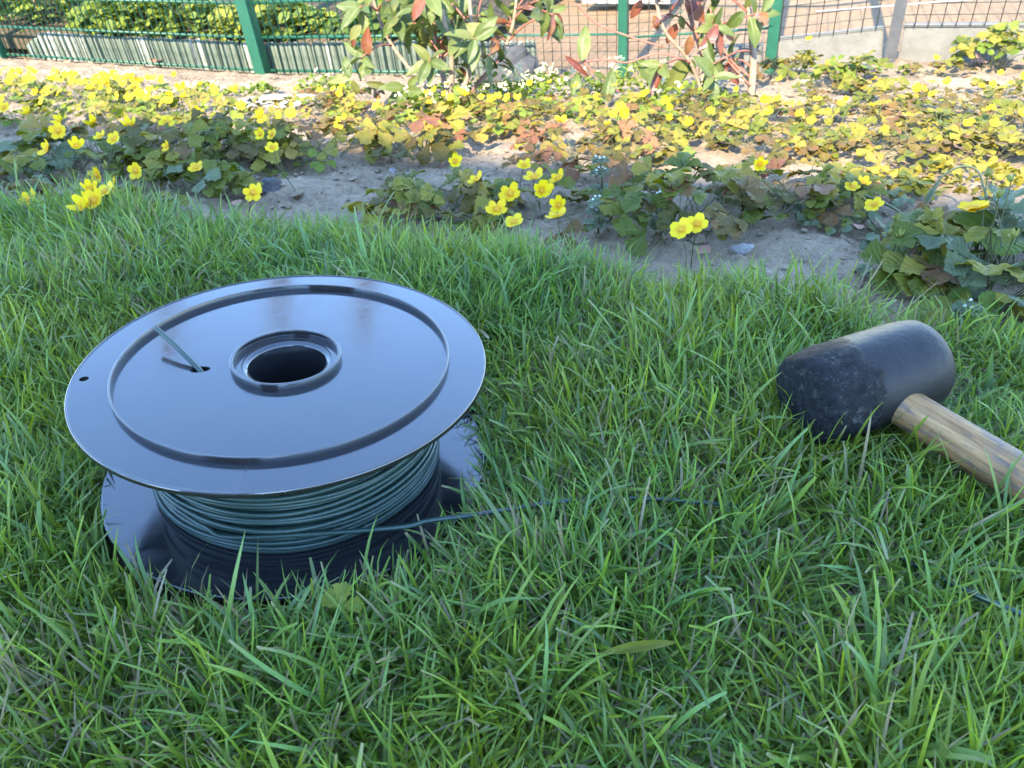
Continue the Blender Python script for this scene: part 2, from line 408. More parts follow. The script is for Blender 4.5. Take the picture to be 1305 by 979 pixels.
sheet('lawn_soil', M['lawn_soil'], list(np.arange(-1.4, 0.30, 0.05)) + list(np.arange(0.30, 0.75, 0.0125)), WS, 'lawn', 0.008,
      label='dark earth under the lawn')
sheet('flower_bed', M['soil'], list(np.arange(0.30, 1.1, 0.009)) + list(np.arange(1.1, 2.215, 0.0125)), WS, 'bed', 0.018, label='dry greyish earth of the flower bed')
# neighbour's yard beyond the fence, and the land far around
V = []; Fc = []
yw = list(np.arange(-3, 6.01, 0.25)); yq = [2.205, 2.3, 2.5, 3, 3.6, 4.5, 6, 9, 14]
for q in yq:
    for ww in yw:
        x, y = qw(q, ww)
        z = float(np.interp(ww, ZF_W, ZF_Z)) - 0.006 - 0.028 * (q - 2.2) + (0.0 if q < 2.3 else 0.004 * noise.noise(Vector((x * 3, y * 3, 0))))
        V.append((x, y, z))
for i in range(len(yq) - 1):
    for j in range(len(yw) - 1):
        a = i * len(yw) + j; Fc.append((a, a + 1, a + len(yw) + 1, a + len(yw)))
tag(link('yard', mesh('yard', V, Fc, M['yard'])), 'sandy ground of the yard beyond the fence', kind='structure')
rings = [3, 6, 15, 60, 260]; V = []; Fc = []
for r in rings:
    for k in range(48):
        a = 2 * math.pi * k / 48; V.append((r * math.cos(a), 1 + r * math.sin(a), -0.45 - 0.035 * min(r, 20)))
for i in range(len(rings) - 1):
    for k in range(48):
        k2 = (k + 1) % 48; Fc.append((i * 48 + k, i * 48 + k2, (i + 1) * 48 + k2, (i + 1) * 48 + k))
Fc.append(tuple(range(48)))
tag(link('land', mesh('land', V, Fc, M['yard'])), 'land spreading around the garden', kind='structure')

# ------------------------------------------------------------------ house behind the camera: its eave casts the shade
HQ, HZ = -5.5, 5.63
hn = Vector((NQ[0], NQ[1], 0)); hw = Vector((NW[0], NW[1], 0)); ZU = Vector((0, 0, 1))
house = empty('house', hn * (HQ - 3) + Vector((0, 0, -0.5)), 'rendered house behind the lawn with a tiled roof', 'house')
hl = -Vector(house.location)
HWC = hw * 0.05
b = MB(); b.box(hl + HWC + hn * (HQ - 3.0) + ZU * (HZ / 2 - 0.4), 2.0, 2.6, HZ / 2 + 0.2, hw, hn, ZU); b.make('wall', M['render'], house, smooth=False)
b = MB()
e0 = hl + hn * HQ + ZU * HZ; r0 = hl + hn * (HQ - 3.0) + ZU * (HZ + 1.7); e1 = hl + hn * (HQ - 6.0) + ZU * HZ
for s in (-1, 1):
    for p in (e0, r0, e1): b.v += [p + HWC + hw * 2.2 * s, p + HWC + hw * 2.2 * s - ZU * 0.14]
b.f += [(0, 6, 8, 2), (2, 8, 10, 4), (1, 3, 9, 7), (3, 5, 11, 9), (0, 1, 7, 6), (4, 10, 11, 5), (0, 2, 3, 1), (2, 4, 5, 3), (6, 7, 9, 8), (8, 9, 11, 10)]
roof = b.make('roof', M['tile'], house, smooth=False)
b = MB(); b.box(hl + hn * (HQ - 0.32) + hw * (-1.25) + ZU * (HZ + 0.12), 0.30, 0.2, 0.26, hw, hn, ZU); b.make('chimney', M['render'], roof, smooth=False)
for k in (-0.6, 0.7):
    fr = MB(); fr.box(hl + hn * (HQ - 0.38) + hw * (1.7 * k) + ZU * 1.5, 0.6, 0.03, 0.7, hw, hn, ZU); wf = fr.make('window', M['white_paint'], house, smooth=False)
    for sx in (-1, 1):
        g = MB(); g.box(hl + hn * (HQ - 0.345) + hw * (1.7 * k + 0.29 * sx) + ZU * 1.5, 0.25, 0.012, 0.62, hw, hn, ZU); g.make('pane', M['glass'], wf, smooth=False)

# ------------------------------------------------------------------ wire spool
R = 0.13; HS = 0.609 * R
SN = Vector((0.1155, 0.0722, 0.9911)).normalized()
SB = Vector((-0.15356, 0.41005, 0.0001))                 # centre of the lower flange's upper face
SX = (Vector((0.994, -0.066, 0)) - SN * Vector((0.994, -0.066, 0)).dot(SN)).normalized(); SY = SN.cross(SX)
SM = Matrix(((SX.x, SY.x, SN.x, SB.x), (SX.y, SY.y, SN.y, SB.y), (SX.z, SY.z, SN.z, SB.z), (0, 0, 0, 1)))
SMI = SM.inverted()
spool = empty('wire_spool', (0, 0, 0), 'black plastic spool of green wire lying on the grass', 'spool'); spool.matrix_world = SM
def top_pt(px, py):
    """point on the top flange's upper face, spool space"""
    d = Vector(CM @ np.array([(px - CX) / F_PX, (py - CY) / F_PX, 1.0])); c = Vector(CAM)
    t = ((SB + SN * HS) - c).dot(SN) / d.dot(SN)
    return SMI @ (c + d * t)
def flange(holes, name, z0, th, rin):
    """flat disc with a hub hole and small drilled holes"""
    me = bpy.data.meshes.new(name); bm = bmesh.new()
    layers = []
    N = 160
    prof_r = R - 0.0016
    for z in (z0, z0 - th):
        es = []
        loops = [[(prof_r * math.cos(2 * math.pi * k / N), prof_r * math.sin(2 * math.pi * k / N)) for k in range(N)],
                 [(rin * math.cos(2 * math.pi * k / 64), rin * math.sin(2 * math.pi * k / 64)) for k in range(64)]]
        for (hx, hy, a, c, ang) in holes:
            loops.append([(hx + a * math.cos(2 * math.pi * k / 20) * math.cos(ang) - c * math.sin(2 * math.pi * k / 20) * math.sin(ang),
                           hy + a * math.cos(2 * math.pi * k / 20) * math.sin(ang) + c * math.sin(2 * math.pi * k / 20) * math.cos(ang)) for k in range(20)])
        vl = []
        for lp in loops:
            vs = [bm.verts.new((x, y, z)) for x, y in lp]; vl.append(vs)
            es += [bm.edges.new((vs[k], vs[(k + 1) % len(vs)])) for k in range(len(vs))]
        bmesh.ops.triangle_fill(bm, use_beauty=True, use_dissolve=False, edges=es)
        layers.append(vl)
    for a, c in zip(*[l[1:] for l in layers]):
        for k in range(len(a)):
            k2 = (k + 1) % len(a); bm.faces.new((a[k], a[k2], c[k2], c[k]))
    # rounded outer rim, a hair proud of the face
    ring = []
    prof = [(prof_r, z0), (R - 0.0013, z0 + 0.0006), (R - 0.0004, z0 + 0.0004), (R, z0 - 0.0006), (R, z0 - th + 0.0006), (R - 0.0006, z0 - th), (prof_r, z0 - th)]
    o, u = layers[0][0], layers[1][0]
    rows = [o] + [[bm.verts.new((r * math.cos(2 * math.pi * k / N), r * math.sin(2 * math.pi * k / N), z)) for k in range(N)] for r, z in prof[1:-1]] + [u]
    for i in range(len(rows) - 1):
        for k in range(N):
            k2 = (k + 1) % N; f = bm.faces.new((rows[i][k], rows[i + 1][k], rows[i + 1][k2], rows[i][k2])); f.smooth = True
    bmesh.ops.recalc_face_normals(bm, faces=bm.faces); bm.to_mesh(me); bm.free(); me.materials.append(M['spool'])
    return link(name, me, spool)
def ring_part(name, prof, parent=None, n=128):
    v, f = lathe(prof, n); return link(name, mesh(name, v, f, M['spool']), parent or spool)
h1 = top_pt(107, 483); h2 = top_pt(255, 471)
tf = flange([(h1.x, h1.y, 0.0028, 0.0028, 0), (h2.x, h2.y, 0.0062, 0.0036, 0.25)], 'top_flange', HS, 0.0034, 0.0285)
def ridge(r, wd, h, z):                                    # a raised ring with upright walls and a narrow flat top
    e = 0.0004
    pr = [(r - wd, z - 0.0005), (r - wd, z + e), (r - wd, z + h - e), (r - wd + e * .3, z + h - e * .3), (r - wd + e, z + h),
          (r + wd - e, z + h), (r + wd - e * .3, z + h - e * .3), (r + wd, z + h - e), (r + wd, z + e), (r + wd, z - 0.0005)]
    return list(reversed(pr))
ring_part('raised_ring', ridge(0.807 * R, 0.0007, 0.0042, HS))
ring_part('hub_collar', ridge(0.262 * R, 0.0011, 0.0046, HS))
# recessed hub: ledge inside the collar, then the bore down to the lower flange
ring_part('hub_bore', [(0.0286, HS - 0.0008), (0.0305, HS - 0.0036), (0.0305, -0.0032), (0.0250, -0.0032), (0.0246, HS - 0.0030), (0.0252, HS - 0.0020), (0.0262, HS - 0.0018), (0.0272, HS - 0.0008)], n=96)
flange([], 'bottom_flange', 0.0, 0.0034, 0.0252)
ring_part('drum', [(0.070, HS - 0.0042), (0.070, 0.0006), (0.0306, 0.0006), (0.0306, HS - 0.0042)], n=96)

# wound wire
WR = 0.00160
wire = empty('garden_wire', (0, 0, 0), 'dark green garden wire wound on the black spool with a loose tail in the grass', 'wire'); wire.matrix_world = SM
WB = 0.725 * R
rw = random.Random(3)
def turn(r, z, tilt, ph, wob):
    b = MB(); pts = []
    n = 96
    for k in range(n + 1):
        a = 2 * math.pi * k / n
        zz = z + tilt * math.sin(a + ph) + wob * math.sin(2 * a + ph * 3) + 0.0009 * math.sin(3 * a + ph * 7)
        zz = min(max(zz, WR + 0.0003), HS - 0.0036 - WR)
        r_ = r + 0.0007 * math.sin(2 * a + ph) + 0.0006 * math.sin(5 * a + 2 * ph)
        pts.append((r_ * math.cos(a), r_ * math.sin(a), zz))
    b.tube(pts, WR, 8, caps=False); return b.make('wire_turn', M['wire'], wire)
nz = 23
for i in range(nz):
    turn(WB - 0.0034, 0.0019 + i * 0.00318, rw.uniform(-.0004, .0004), rw.uniform(0, 6.3), 0.0002)
zs = [0.0019, 0.0052, 0.0086, 0.0122, 0.0160, 0.0196, 0.0240, 0.0278, 0.0322, 0.0362, 0.0405, 0.0448, 0.0490, 0.0536, 0.0580, 0.0624, 0.0668, 0.0708]
for i, z in enumerate(zs):
    turn(WB + rw.uniform(-0.0005, 0.0006), z, rw.uniform(0.0003, 0.0015) * (1 if i else 0.1), rw.choice([0.6, 1.0, 3.4, 5.2]) + rw.uniform(-.3, .3), rw.uniform(0, 0.0007))
for z, a in ((0.024, 0.0036),):
    turn(WB + 0.0026, z, a, rw.uniform(0, 6.3), 0.0010)
# tail: leaves the coil at the front, crosses the grass to the right
def in_spool(v): return SMI @ Vector(v)
def tang(a, r, z): return Vector((r * math.cos(a), r * math.sin(a), z))
tl = [tang(rad(-125), WB + 0.0022, 0.021), tang(rad(-110), WB + 0.0034, 0.0185), tang(rad(-97), WB + 0.0036, 0.0160)]
for px, py, h in ((500, 673, 0.034), (545, 664, 0.032), (600, 657, 0.030), (650, 649, 0.026), (710, 640, 0.026), (770, 636, 0.026), (830, 636, 0.026), (890, 640, 0.026), (925, 645, 0.020), (985, 655, 0.012), (1060, 672, 0.012), (1150, 712, 0.013), (1240, 757, 0.026), (1275, 772, 0.028), (1305, 785, 0.028), (1390, 830, 0.02)):
    tl.append(in_spool(at(px, py, h)))
b = MB(); b.tube(smooth_path(tl, 8), WR * 0.95, 8); b.make('wire_tail', M['wire'], wire)
ep = top_pt(254, 471.5); tp = top_pt(203, 438) + Vector((0, 0, 0.0125))
e_dir = (tp - Vector((ep.x, ep.y, HS))); base = Vector((ep.x, ep.y, HS))
b = MB(); b.tube(smooth_path([base - e_dir * 0.25 + Vector((0, 0, -0.004)), base, base + e_dir * 0.5 + Vector((0, 0, 0.0012)), tp], 6), WR * 1.05, 10); b.make('wire_end', M['wire'], wire)

# ------------------------------------------------------------------ rubber mallet
mal_f = at(1036, 497, 0.046); mal_b = at(1163, 455, 0.050)
ax = (mal_b - mal_f).normalized()
RH, LH = 0.0375, 0.112
hc = at(1022, 512, 0.045)
hup = (ZU - ax * ZU.dot(ax)).normalized()
mallet = empty('rubber_mallet', hc - ZU * 0.05, 'black rubber mallet with worn face and wooden handle on the grass', 'mallet')
MS = 0.88
hx = hup * MS; hy = ax.cross(hup) * MS; az_ = ax * 0.90
HM = Matrix(((hx.x, hy.x, az_.x, 0), (hx.y, hy.y, az_.y, 0), (hx.z, hy.z, az_.z, 0.05), (0, 0, 0, 1)))
z0h = -0.022
prof = [(0.0, -0.0016), (0.012, -0.0015), (0.022, -0.0009), (0.0290, -0.0003), (0.0322, 0.0006), (0.0345, 0.0024), (0.0358, 0.0052), (0.0367, 0.0105), (0.0372, 0.022), (0.0376, 0.036), (0.0378, 0.056), (0.0376, 0.076),
        (0.0372, 0.090), (0.0364, 0.0985), (0.0350, 0.1055), (0.0325, 0.1092), (0.0290, 0.1112), (0.022, 0.1122), (0.012, 0.1127), (0.0, 0.1128)]
v, f = lathe([(max(r, 0.0004), z + z0h * 0) for r, z in prof], 72, closed=False)
f.append(tuple(range(72))[::-1]); f.append(tuple((len(prof) - 1) * 72 + k for k in range(72)))
v2 = []
for p in v:
    p = Vector(p); k = 0.0022 if p.z < 0.034 else 0.0003
    nn = noise.fractal(p * 90, 1.0, 2.0, 4) * k + (noise.noise(p * 400) * 0.0005 if p.z < 0.03 else 0)
    d = Vector((p.x, p.y, 0)); d = d.normalized() if d.length > 1e-6 else Vector((0, 0, -1))
    v2.append(p + d * nn)
hd = link('head', mesh('head', v2, f, M['rubber']), mallet, HM)
# handle
hs = hc + ax * 0.050
he = at(1320, 622, 0.030)
ha = (he - hs).normalized(); hb = hs + ha * 0.32
zx = ha.orthogonal().normalized(); zy = ha.cross(zx)
LM = Matrix(((zx.x, zy.x, ha.x, hs.x - mallet.location.x), (zx.y, zy.y, ha.y, hs.y - mallet.location.y), (zx.z, zy.z, ha.z, hs.z - mallet.location.z), (0, 0, 0, 1)))
b = MB(); pr = [(0.0, 0.0125), (0.030, 0.0128), (0.045, 0.0132), (0.08, 0.0138), (0.14, 0.0146), (0.22, 0.0152), (0.27, 0.0150), (0.30, 0.0142), (0.312, 0.0120), (0.318, 0.008)]
b.tube([(0.0006 * math.sin(z * 30), 0.0005 * math.cos(z * 22), z) for z, r in pr], [r for z, r in pr], 40)
b.make('handle', M['wood'], mallet, LM)

# ------------------------------------------------------------------ grass
def spool_clear(P):
    """True where a point would sit inside the spool or wire"""
    A = np.array(SMI)[:3]; L = P @ A[:, :3].T + A[:, 3]
    r = np.hypot(L[..., 0], L[..., 1]); z = L[..., 2]
    return ((r < R * 1.005) & (z < 0.0045)) | ((r < R * 0.80) & (z < HS)) | ((r < R * 1.01) & (z > HS - 0.012))
def capsule(P, a, bb, r):
    a = np.array(a); bb = np.array(bb); d = bb - a; t = np.clip(((P - a) @ d) / (d @ d), 0, 1)
    return np.linalg.norm(P - a - t[..., None] * d, axis=-1) < r
BARE = [(float(p_.x), float(p_.y), r_) for p_, r_ in ((at(1062, 800), .022), (at(545, 905), .016), (at(850, 700), .014), (at(190, 800), .015), (at(940, 870), .018), (at(700, 430), .016), (at(30, 590), .018))]
def blades(name, label, n_tuft, per, len_rng, wid_rng, tilt, bend, pal, seg=5, flat=0.0, region='lawn', tipcut=0.5, dens_far=1.0, lift=0.0, seed=1):
    rng = np.random.default_rng(seed)
    # tufts over the lawn, thinner outside the picture
    need = n_tuft; qs = []; ws_ = []
    while need > 0:
        q = rng.uniform(-0.15, 0.72, need * 3); ww = rng.uniform(-0.75, 1.9, need * 3)
        k = q < edge(ww) + rng.normal(0, 0.012, len(q)) - 0.005
        q, ww = q[k], ww[k]
        x, y = qw(q, ww); z = ground(x, y)
        u, v_, d = project(np.stack([x, y, z + 0.02], -1))
        vis = (d > 0.05) & (u > -90) & (u < 1395) & (v_ > 150) & (v_ < 1160)
        thin = np.ones(len(q))
        for bx, by, br in BARE: thin = np.minimum(thin, np.clip(np.hypot(x - bx, y - by) / br, 0.12, 1) ** 1.5)
        keep = (vis & (rng.random(len(q)) < thin)) | (rng.random(len(q)) < 0.06)
        q, ww = q[keep][:need], ww[keep][:need]
        qs.append(q); ws_.append(ww); need -= len(q)
    q = np.concatenate(qs); ww = np.concatenate(ws_)
    nt_ = len(q); cnt = rng.poisson(per, nt_) + 1
    idx = np.repeat(np.arange(nt_), cnt); n = len(idx)
    tx, ty = qw(q, ww)
    big = np.array([noise.noise(Vector((a * 6, c * 6, 1.7))) for a, c in zip(tx, ty)])
    vig = np.clip(1 + 0.55 * big, 0.5, 1.5)
    az_t = rng.uniform(0, 2 * np.pi, nt_); tcol = rng.random(nt_)
    sprd = rng.uniform(0.003, 0.012, nt_)
    az = np.where(rng.random(n) < 0.35, az_t[idx] + rng.normal(0, 0.7, n), rng.uniform(0, 2 * np.pi, n))
    off = sprd[idx] * np.sqrt(rng.random(n))
    px = tx[idx] + off * np.cos(az); py = ty[idx] + off * np.sin(az); pz = ground(px, py) + lift * rng.random(n) - 0.002
    L = rng.uniform(*len_rng, n) * vig[idx] * (0.75 + 0.35 * rng.random(n))
    W = rng.uniform(*wid_rng, n)
    ds = np.hypot(px - SB.x, py - SB.y) - R
    L *= np.interp(ds, [0, 0.02, 0.07], [0.60, 0.72, 1.0])
    th0 = np.abs(rng.normal(tilt[0], tilt[1], n)); bd = np.abs(rng.normal(bend[0], bend[1], n))
    kink = np.where(rng.random(n) < 0.12, rng.uniform(0.5, 1.2, n), 0); kpos = rng.uniform(0.35, 0.8, n)
    daz = rng.normal(0, 0.5, n); tw = rng.normal(0, 0.6, n)
    S = seg + 1; s = np.linspace(0, 1, S)
    th = th0[:, None] + bd[:, None] * s[None] ** 1.4 + kink[:, None] * (s[None] > kpos[:, None])
    th = np.minimum(th, 2.3)
    A = az[:, None] + daz[:, None] * s[None]
    d = np.stack([np.sin(th) * np.cos(A), np.sin(th) * np.sin(A), np.cos(th)], -1)
    if flat: d[..., 2] *= (1 - flat)
    step = L[:, None, None] / seg
    P = np.zeros((n, S, 3)); P[:, 0] = np.stack([px, py, pz], -1)
    P[:, 1:] = P[:, :1] + np.cumsum(0.5 * (d[:, 1:] + d[:, :-1]) * step, 1)
    gz = ground(P[..., 0], P[..., 1]) + 0.002 + 0.010 * rng.random(n)[:, None]
    P[:, 1:, 2] = np.maximum(P[:, 1:, 2], gz[:, 1:])
    bad = spool_clear(P).any(1) | capsule(P, hc + ax * 0.033, hc + ax * 0.062, 0.034).any(1) | capsule(P, hs, hb, 0.0155).any(1)
    # long blades kept out of the camera
    bad |= (np.linalg.norm(P - CAM, axis=-1) < 0.17).any(1)
    ok = ~bad
    P, d, A, tw, W, L, idx2 = P[ok], d[ok], A[ok], tw[ok], W[ok], L[ok], idx[ok]; n = len(P)
    side = np.stack([-np.sin(A), np.cos(A), np.zeros_like(A)], -1)
    nor = np.cross(d, side); t_ = tw[:, None] * s[None]
    side = side * np.cos(t_)[..., None] + nor * np.sin(t_)[..., None]
    cut = rng.random(n) < tipcut
    wp = np.where(cut[:, None], np.interp(s, [0, 0.25, 0.8, 1], [0.65, 1, 0.85, 0.5])[None], np.interp(s, [0, 0.25, 0.7, 0.9, 1], [0.65, 1, 0.75, 0.4, 0.04])[None])
    half = 0.5 * W[:, None] * wp
    V = np.stack([P - side * half[..., None], P + side * half[..., None]], 2)     # n,S,2,3
    verts = V.reshape(-1, 3)
    base_i = (np.arange(n) * S * 2)[:, None] + (np.arange(seg) * 2)[None]
    quads = np.stack([base_i, base_i + 1, base_i + 3, base_i + 2], -1).reshape(-1, 4)
    pal = np.array(pal); k = np.clip((tcol[idx2] * 0.55 + rng.random(n) * 0.45) * (len(pal) - 1), 0, len(pal) - 1.001)
    c0 = pal[k.astype(int)]; c1 = pal[k.astype(int) + 1]; fr = (k % 1)[:, None]
    hue = np.clip(0.5 + 0.9 * np.array([noise.noise(Vector((a * 9, c * 9, 8.3))) for a, c in zip(tx, ty)])[idx2] + rng.normal(0, 0.25, n), 0, 1)[:, None]
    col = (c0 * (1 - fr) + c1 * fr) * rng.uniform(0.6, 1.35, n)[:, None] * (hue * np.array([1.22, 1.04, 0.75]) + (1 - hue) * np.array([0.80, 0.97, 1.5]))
    dryness = np.clip(np.array([noise.noise(Vector((a * 7, c * 7, 4.4))) for a, c in zip(tx, ty)]) * 0.35 + 0.06, 0.015, 0.22)
    dry = rng.random(n) < (0.006 if name == 'long_grass' else dryness[idx2])
    col[dry] = np.array([0.24, 0.19, 0.09]) * rng.uniform(0.6, 1.2, dry.sum())[:, None]
    C = np.repeat(col[:, None], S, 1)
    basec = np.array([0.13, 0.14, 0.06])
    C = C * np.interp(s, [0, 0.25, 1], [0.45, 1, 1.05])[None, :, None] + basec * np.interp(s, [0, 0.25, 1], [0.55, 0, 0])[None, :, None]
    tip = cut & (rng.random(n) < 0.35)
    C[tip, -1] = np.array([0.26, 0.24, 0.11])
    C4 = np.ones((n, S, 2, 4), np.float32); C4[..., :3] = C[:, :, None]
    uv = np.zeros((n, S, 2, 3), np.float32); uv[..., 1, 0] = 1; uv[..., 1] = s[None, :, None]
    me = bpy.data.meshes.new(name)
    me.vertices.add(len(verts)); me.vertices.foreach_set('co', verts.astype(np.float32).ravel())
    me.loops.add(quads.size); me.loops.foreach_set('vertex_index', quads.astype(np.int32).ravel())
    me.polygons.add(len(quads)); me.polygons.foreach_set('loop_start', np.arange(0, quads.size, 4, dtype=np.int32))
    me.polygons.foreach_set('loop_total', np.full(len(quads), 4, np.int32)); me.polygons.foreach_set('use_smooth', np.ones(len(quads), bool))
    me.update(calc_edges=True)
    a = me.attributes.new('tint', 'FLOAT_COLOR', 'POINT'); a.data.foreach_set('color', C4.ravel())
    a = me.attributes.new('blade_uv', 'FLOAT_VECTOR', 'POINT'); a.data.foreach_set('vector', uv.ravel())
    me.materials.append(M['grass'])
    return tag(link(name, me), label, 'grass', None, 'stuff')
GP = [(0.090, 0.140, 0.008), (0.140, 0.210, 0.012), (0.175, 0.260, 0.016), (0.155, 0.245, 0.036), (0.240, 0.310, 0.026)]
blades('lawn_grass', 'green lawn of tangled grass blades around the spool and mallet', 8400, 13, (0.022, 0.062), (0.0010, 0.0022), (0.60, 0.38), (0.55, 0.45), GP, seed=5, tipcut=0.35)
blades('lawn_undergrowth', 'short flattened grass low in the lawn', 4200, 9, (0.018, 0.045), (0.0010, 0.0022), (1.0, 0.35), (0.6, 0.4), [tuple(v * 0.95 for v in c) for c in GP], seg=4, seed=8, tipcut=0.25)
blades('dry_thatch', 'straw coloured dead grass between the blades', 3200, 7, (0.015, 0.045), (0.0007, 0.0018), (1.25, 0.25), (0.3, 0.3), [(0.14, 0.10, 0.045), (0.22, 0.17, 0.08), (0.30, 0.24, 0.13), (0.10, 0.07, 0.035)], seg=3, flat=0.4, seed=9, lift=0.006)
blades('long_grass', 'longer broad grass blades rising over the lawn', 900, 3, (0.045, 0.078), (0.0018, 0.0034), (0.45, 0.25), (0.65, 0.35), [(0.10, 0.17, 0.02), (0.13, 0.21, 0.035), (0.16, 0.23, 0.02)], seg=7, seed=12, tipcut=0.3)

# ------------------------------------------------------------------ leaf and flower shapes
def leaf_grid(half_w, zfun, nl=8, cols=4, length=1.0, teeth=0, tooth=0.0):
    """leaf blade from rows of (cols+1) points: y along, x across; uv kept"""
    V = []; U = []; Fc = []
    for i in range(nl + 1):
        t = i / nl; hw_ = half_w(t)
        for j in range(cols + 1):
            u = j / cols * 2 - 1
            k = 1.0
            if teeth and abs(u) > 0.99: k = 1 + tooth * (1 if i % 2 else -0.5)
            yy = t * length
            V.append((u * hw_ * k, yy, zfun(t, u))); U.append((0.5 + u * 0.5, t))
    for i in range(nl):
        for j in range(cols):
            a = i * (cols + 1) + j; Fc.append((a, a + 1, a + cols + 2, a + cols + 1))
    return V, U, Fc
def uv_mesh(name, V, U, Fc, mats, mi=None):
    me = bpy.data.meshes.new(name); me.from_pydata(V, [], Fc)
    for m_ in mats: me.materials.append(m_)
    ul = me.uv_layers.new(name='UVMap')
    li = np.zeros(len(me.loops), np.int32); me.loops.foreach_get('vertex_index', li)
    ul.data.foreach_set('uv', np.array(U, np.float32)[li].ravel())
    if mi: me.polygons.foreach_set('material_index', mi)
    me.polygons.foreach_set('use_smooth', [True] * len(me.polygons)); me.update()
    return me
def trifoliate(seed, lobes=3, near=True):
    """three toothed leaflets on one point, unit length"""
    rr = random.Random(seed); V = []; U = []; Fc = []
    nl = 9 if near else 6
    for li in range(lobes):
        ang = (li - (lobes - 1) / 2) * rad(rr.uniform(62, 78)) ; sc = 1.0 if li == (lobes - 1) // 2 else rr.uniform(0.82, 0.95)
        wd = rr.uniform(0.33, 0.41); ph = rr.uniform(0, 6); dr = rr.uniform(0.12, 0.45); fold = rr.uniform(0.15, 0.5)
        def hw_(t): return wd * ((0.03 + 0.97 * (t / 0.7) ** 1.05) if t < 0.7 else math.sqrt(max(0.0, 1 - ((t - 0.7) / 0.37) ** 2)))
        def zf(t, u): return 0.10 * t - dr * t * t + fold * abs(u) * hw_(t) * 0.9 + 0.035 * math.sin(5 * t + ph + 3 * u) + 0.03 * math.sin(9 * u + 7 * t)
        v, u_, f_ = leaf_grid(hw_, zf, nl, 4, 1.0, 1, 0.22)
        # scalloped tip: push row ends outwards unevenly
        b_ = len(V)
        for (x, y, z) in v:
            if y > 0.98: y += (0.05, -0.06, 0.0, -0.12, 0.0)[min(4, int(round(abs(x) / max(wd, 1e-3) * 4)))]
            x *= sc; y *= sc
            V.append((x * math.cos(ang) + y * math.sin(ang), -x * math.sin(ang) + y * math.cos(ang), z * sc))
        U += u_; Fc += [tuple(b_ + q for q in g) for g in f_]
    return V, U, Fc
LEAVES = {}
def leafset(key, maker, n, mats):
    LEAVES[key] = {}
    geo = [maker(k) for k in range(n)]
    for m_ in mats:
        LEAVES[key][m_] = [uv_mesh('leaf', *g, [M[m_]]) for g in geo]
leafset('tri', lambda k: trifoliate(k), 6, ['leaf_green', 'leaf_gold', 'leaf_bronze', 'leaf_rust', 'leaf_grey', 'leaf_lime'])
leafset('trifar', lambda k: trifoliate(k + 20, near=False), 4, ['leaf_green', 'leaf_gold', 'leaf_bronze', 'leaf_rust', 'leaf_lime'])
def broad(k):                                             # round scalloped single leaf
    rr = random.Random(k + 50); wd = rr.uniform(0.42, 0.52); fold = rr.uniform(0.1, 0.3); dr = rr.uniform(0.05, 0.3); ph = rr.uniform(0, 6)
    hw_ = lambda t: wd * math.sin(math.pi * min(1, 0.06 + 0.9 * t ** 0.9)) ** 0.6
    return leaf_grid(hw_, lambda t, u: fold * abs(u) * hw_(t) - dr * t * t + 0.03 * math.sin(7 * t + ph + 4 * u), 9, 4, 1, 1, 0.09)
leafset('broad', broad, 4, ['leaf_green', 'leaf_grey', 'leaf_bronze', 'leaf_lime'])
def oval(k):                                              # glossy pointed shrub leaf
    rr = random.Random(k + 90); wd = rr.uniform(0.19, 0.25); fold = rr.uniform(0.25, 0.7); dr = rr.uniform(0.05, 0.35); ph = rr.uniform(0, 6)
    hw_ = lambda t: wd * math.sin(math.pi * min(1, 0.02 + 0.97 * t ** 0.85)) ** 0.85
    return leaf_grid(hw_, lambda t, u: fold * abs(u) * hw_(t) - dr * t * t + 0.012 * math.sin(8 * t + ph + 3 * u), 9, 4, 1)
leafset('oval', oval, 5, ['leaf_grey', 'shrub_green', 'shrub_red', 'leaf_hedge', 'dry_leaf', 'leaf_green', 'leaf_lime'])
def flower_geo(seed, cup=0.35, n=5, center=True):
    rr = random.Random(seed); V = []; U = []; Fc = []; mi = []
    for p in range(n):
        a0 = 2 * math.pi * p / n + rr.uniform(-.12, .12); sc = rr.uniform(0.88, 1.05); wd = rr.uniform(0.36, 0.44); tl_ = rr.uniform(-.1, .1)
        cp = cup * rr.uniform(0.6, 1.4)
        hw_ = lambda t: wd * (0.25 + 0.75 * math.sin(math.pi * min(1, 0.12 + 0.72 * t))) * (1 if t < .99 else .72)
        v, u_, f_ = leaf_grid(hw_, lambda t, u: cp * (t ** 1.6) * 0.8 - 0.12 * u * u * hw_(t) + tl_ * u * hw_(t) + (0.04 * p % 0.07) + 0.02 * math.sin(6 * u + p), 5, 3, 1)
        b_ = len(V)
        for (x, y, z) in v:
            if y > 0.99: y -= 0.07 * (1 - min(1, abs(x) / 0.2))
            y = 0.10 + y * 0.9; x *= sc; y *= sc
            V.append((x * math.cos(a0) + y * math.sin(a0), -x * math.sin(a0) + y * math.cos(a0), z))
        U += u_; Fc += [tuple(b_ + q for q in g) for g in f_]; mi += [0] * len(f_)
    if center:
        b_ = len(V)
        for ring, (r, z) in enumerate(((0.26, 0.02), (0.22, 0.14), (0.10, 0.20))):
            for k in range(10):
                a = 2 * math.pi * k / 10; q = r * (1.15 if k % 2 else 0.85)
                V.append((q * math.cos(a), q * math.sin(a), z * (1.2 if k % 2 else 0.9))); U.append((0.5, 0.1))
        for ring in range(2):
            for k in range(10):
                k2 = (k + 1) % 10; Fc.append((b_ + ring * 10 + k, b_ + ring * 10 + k2, b_ + ring * 10 + 10 + k2, b_ + ring * 10 + 10 + k)); mi.append(1)
        Fc.append(tuple(b_ + 20 + k for k in range(10))); mi.append(1)
    return V, U, Fc, mi
FLOWERS = []
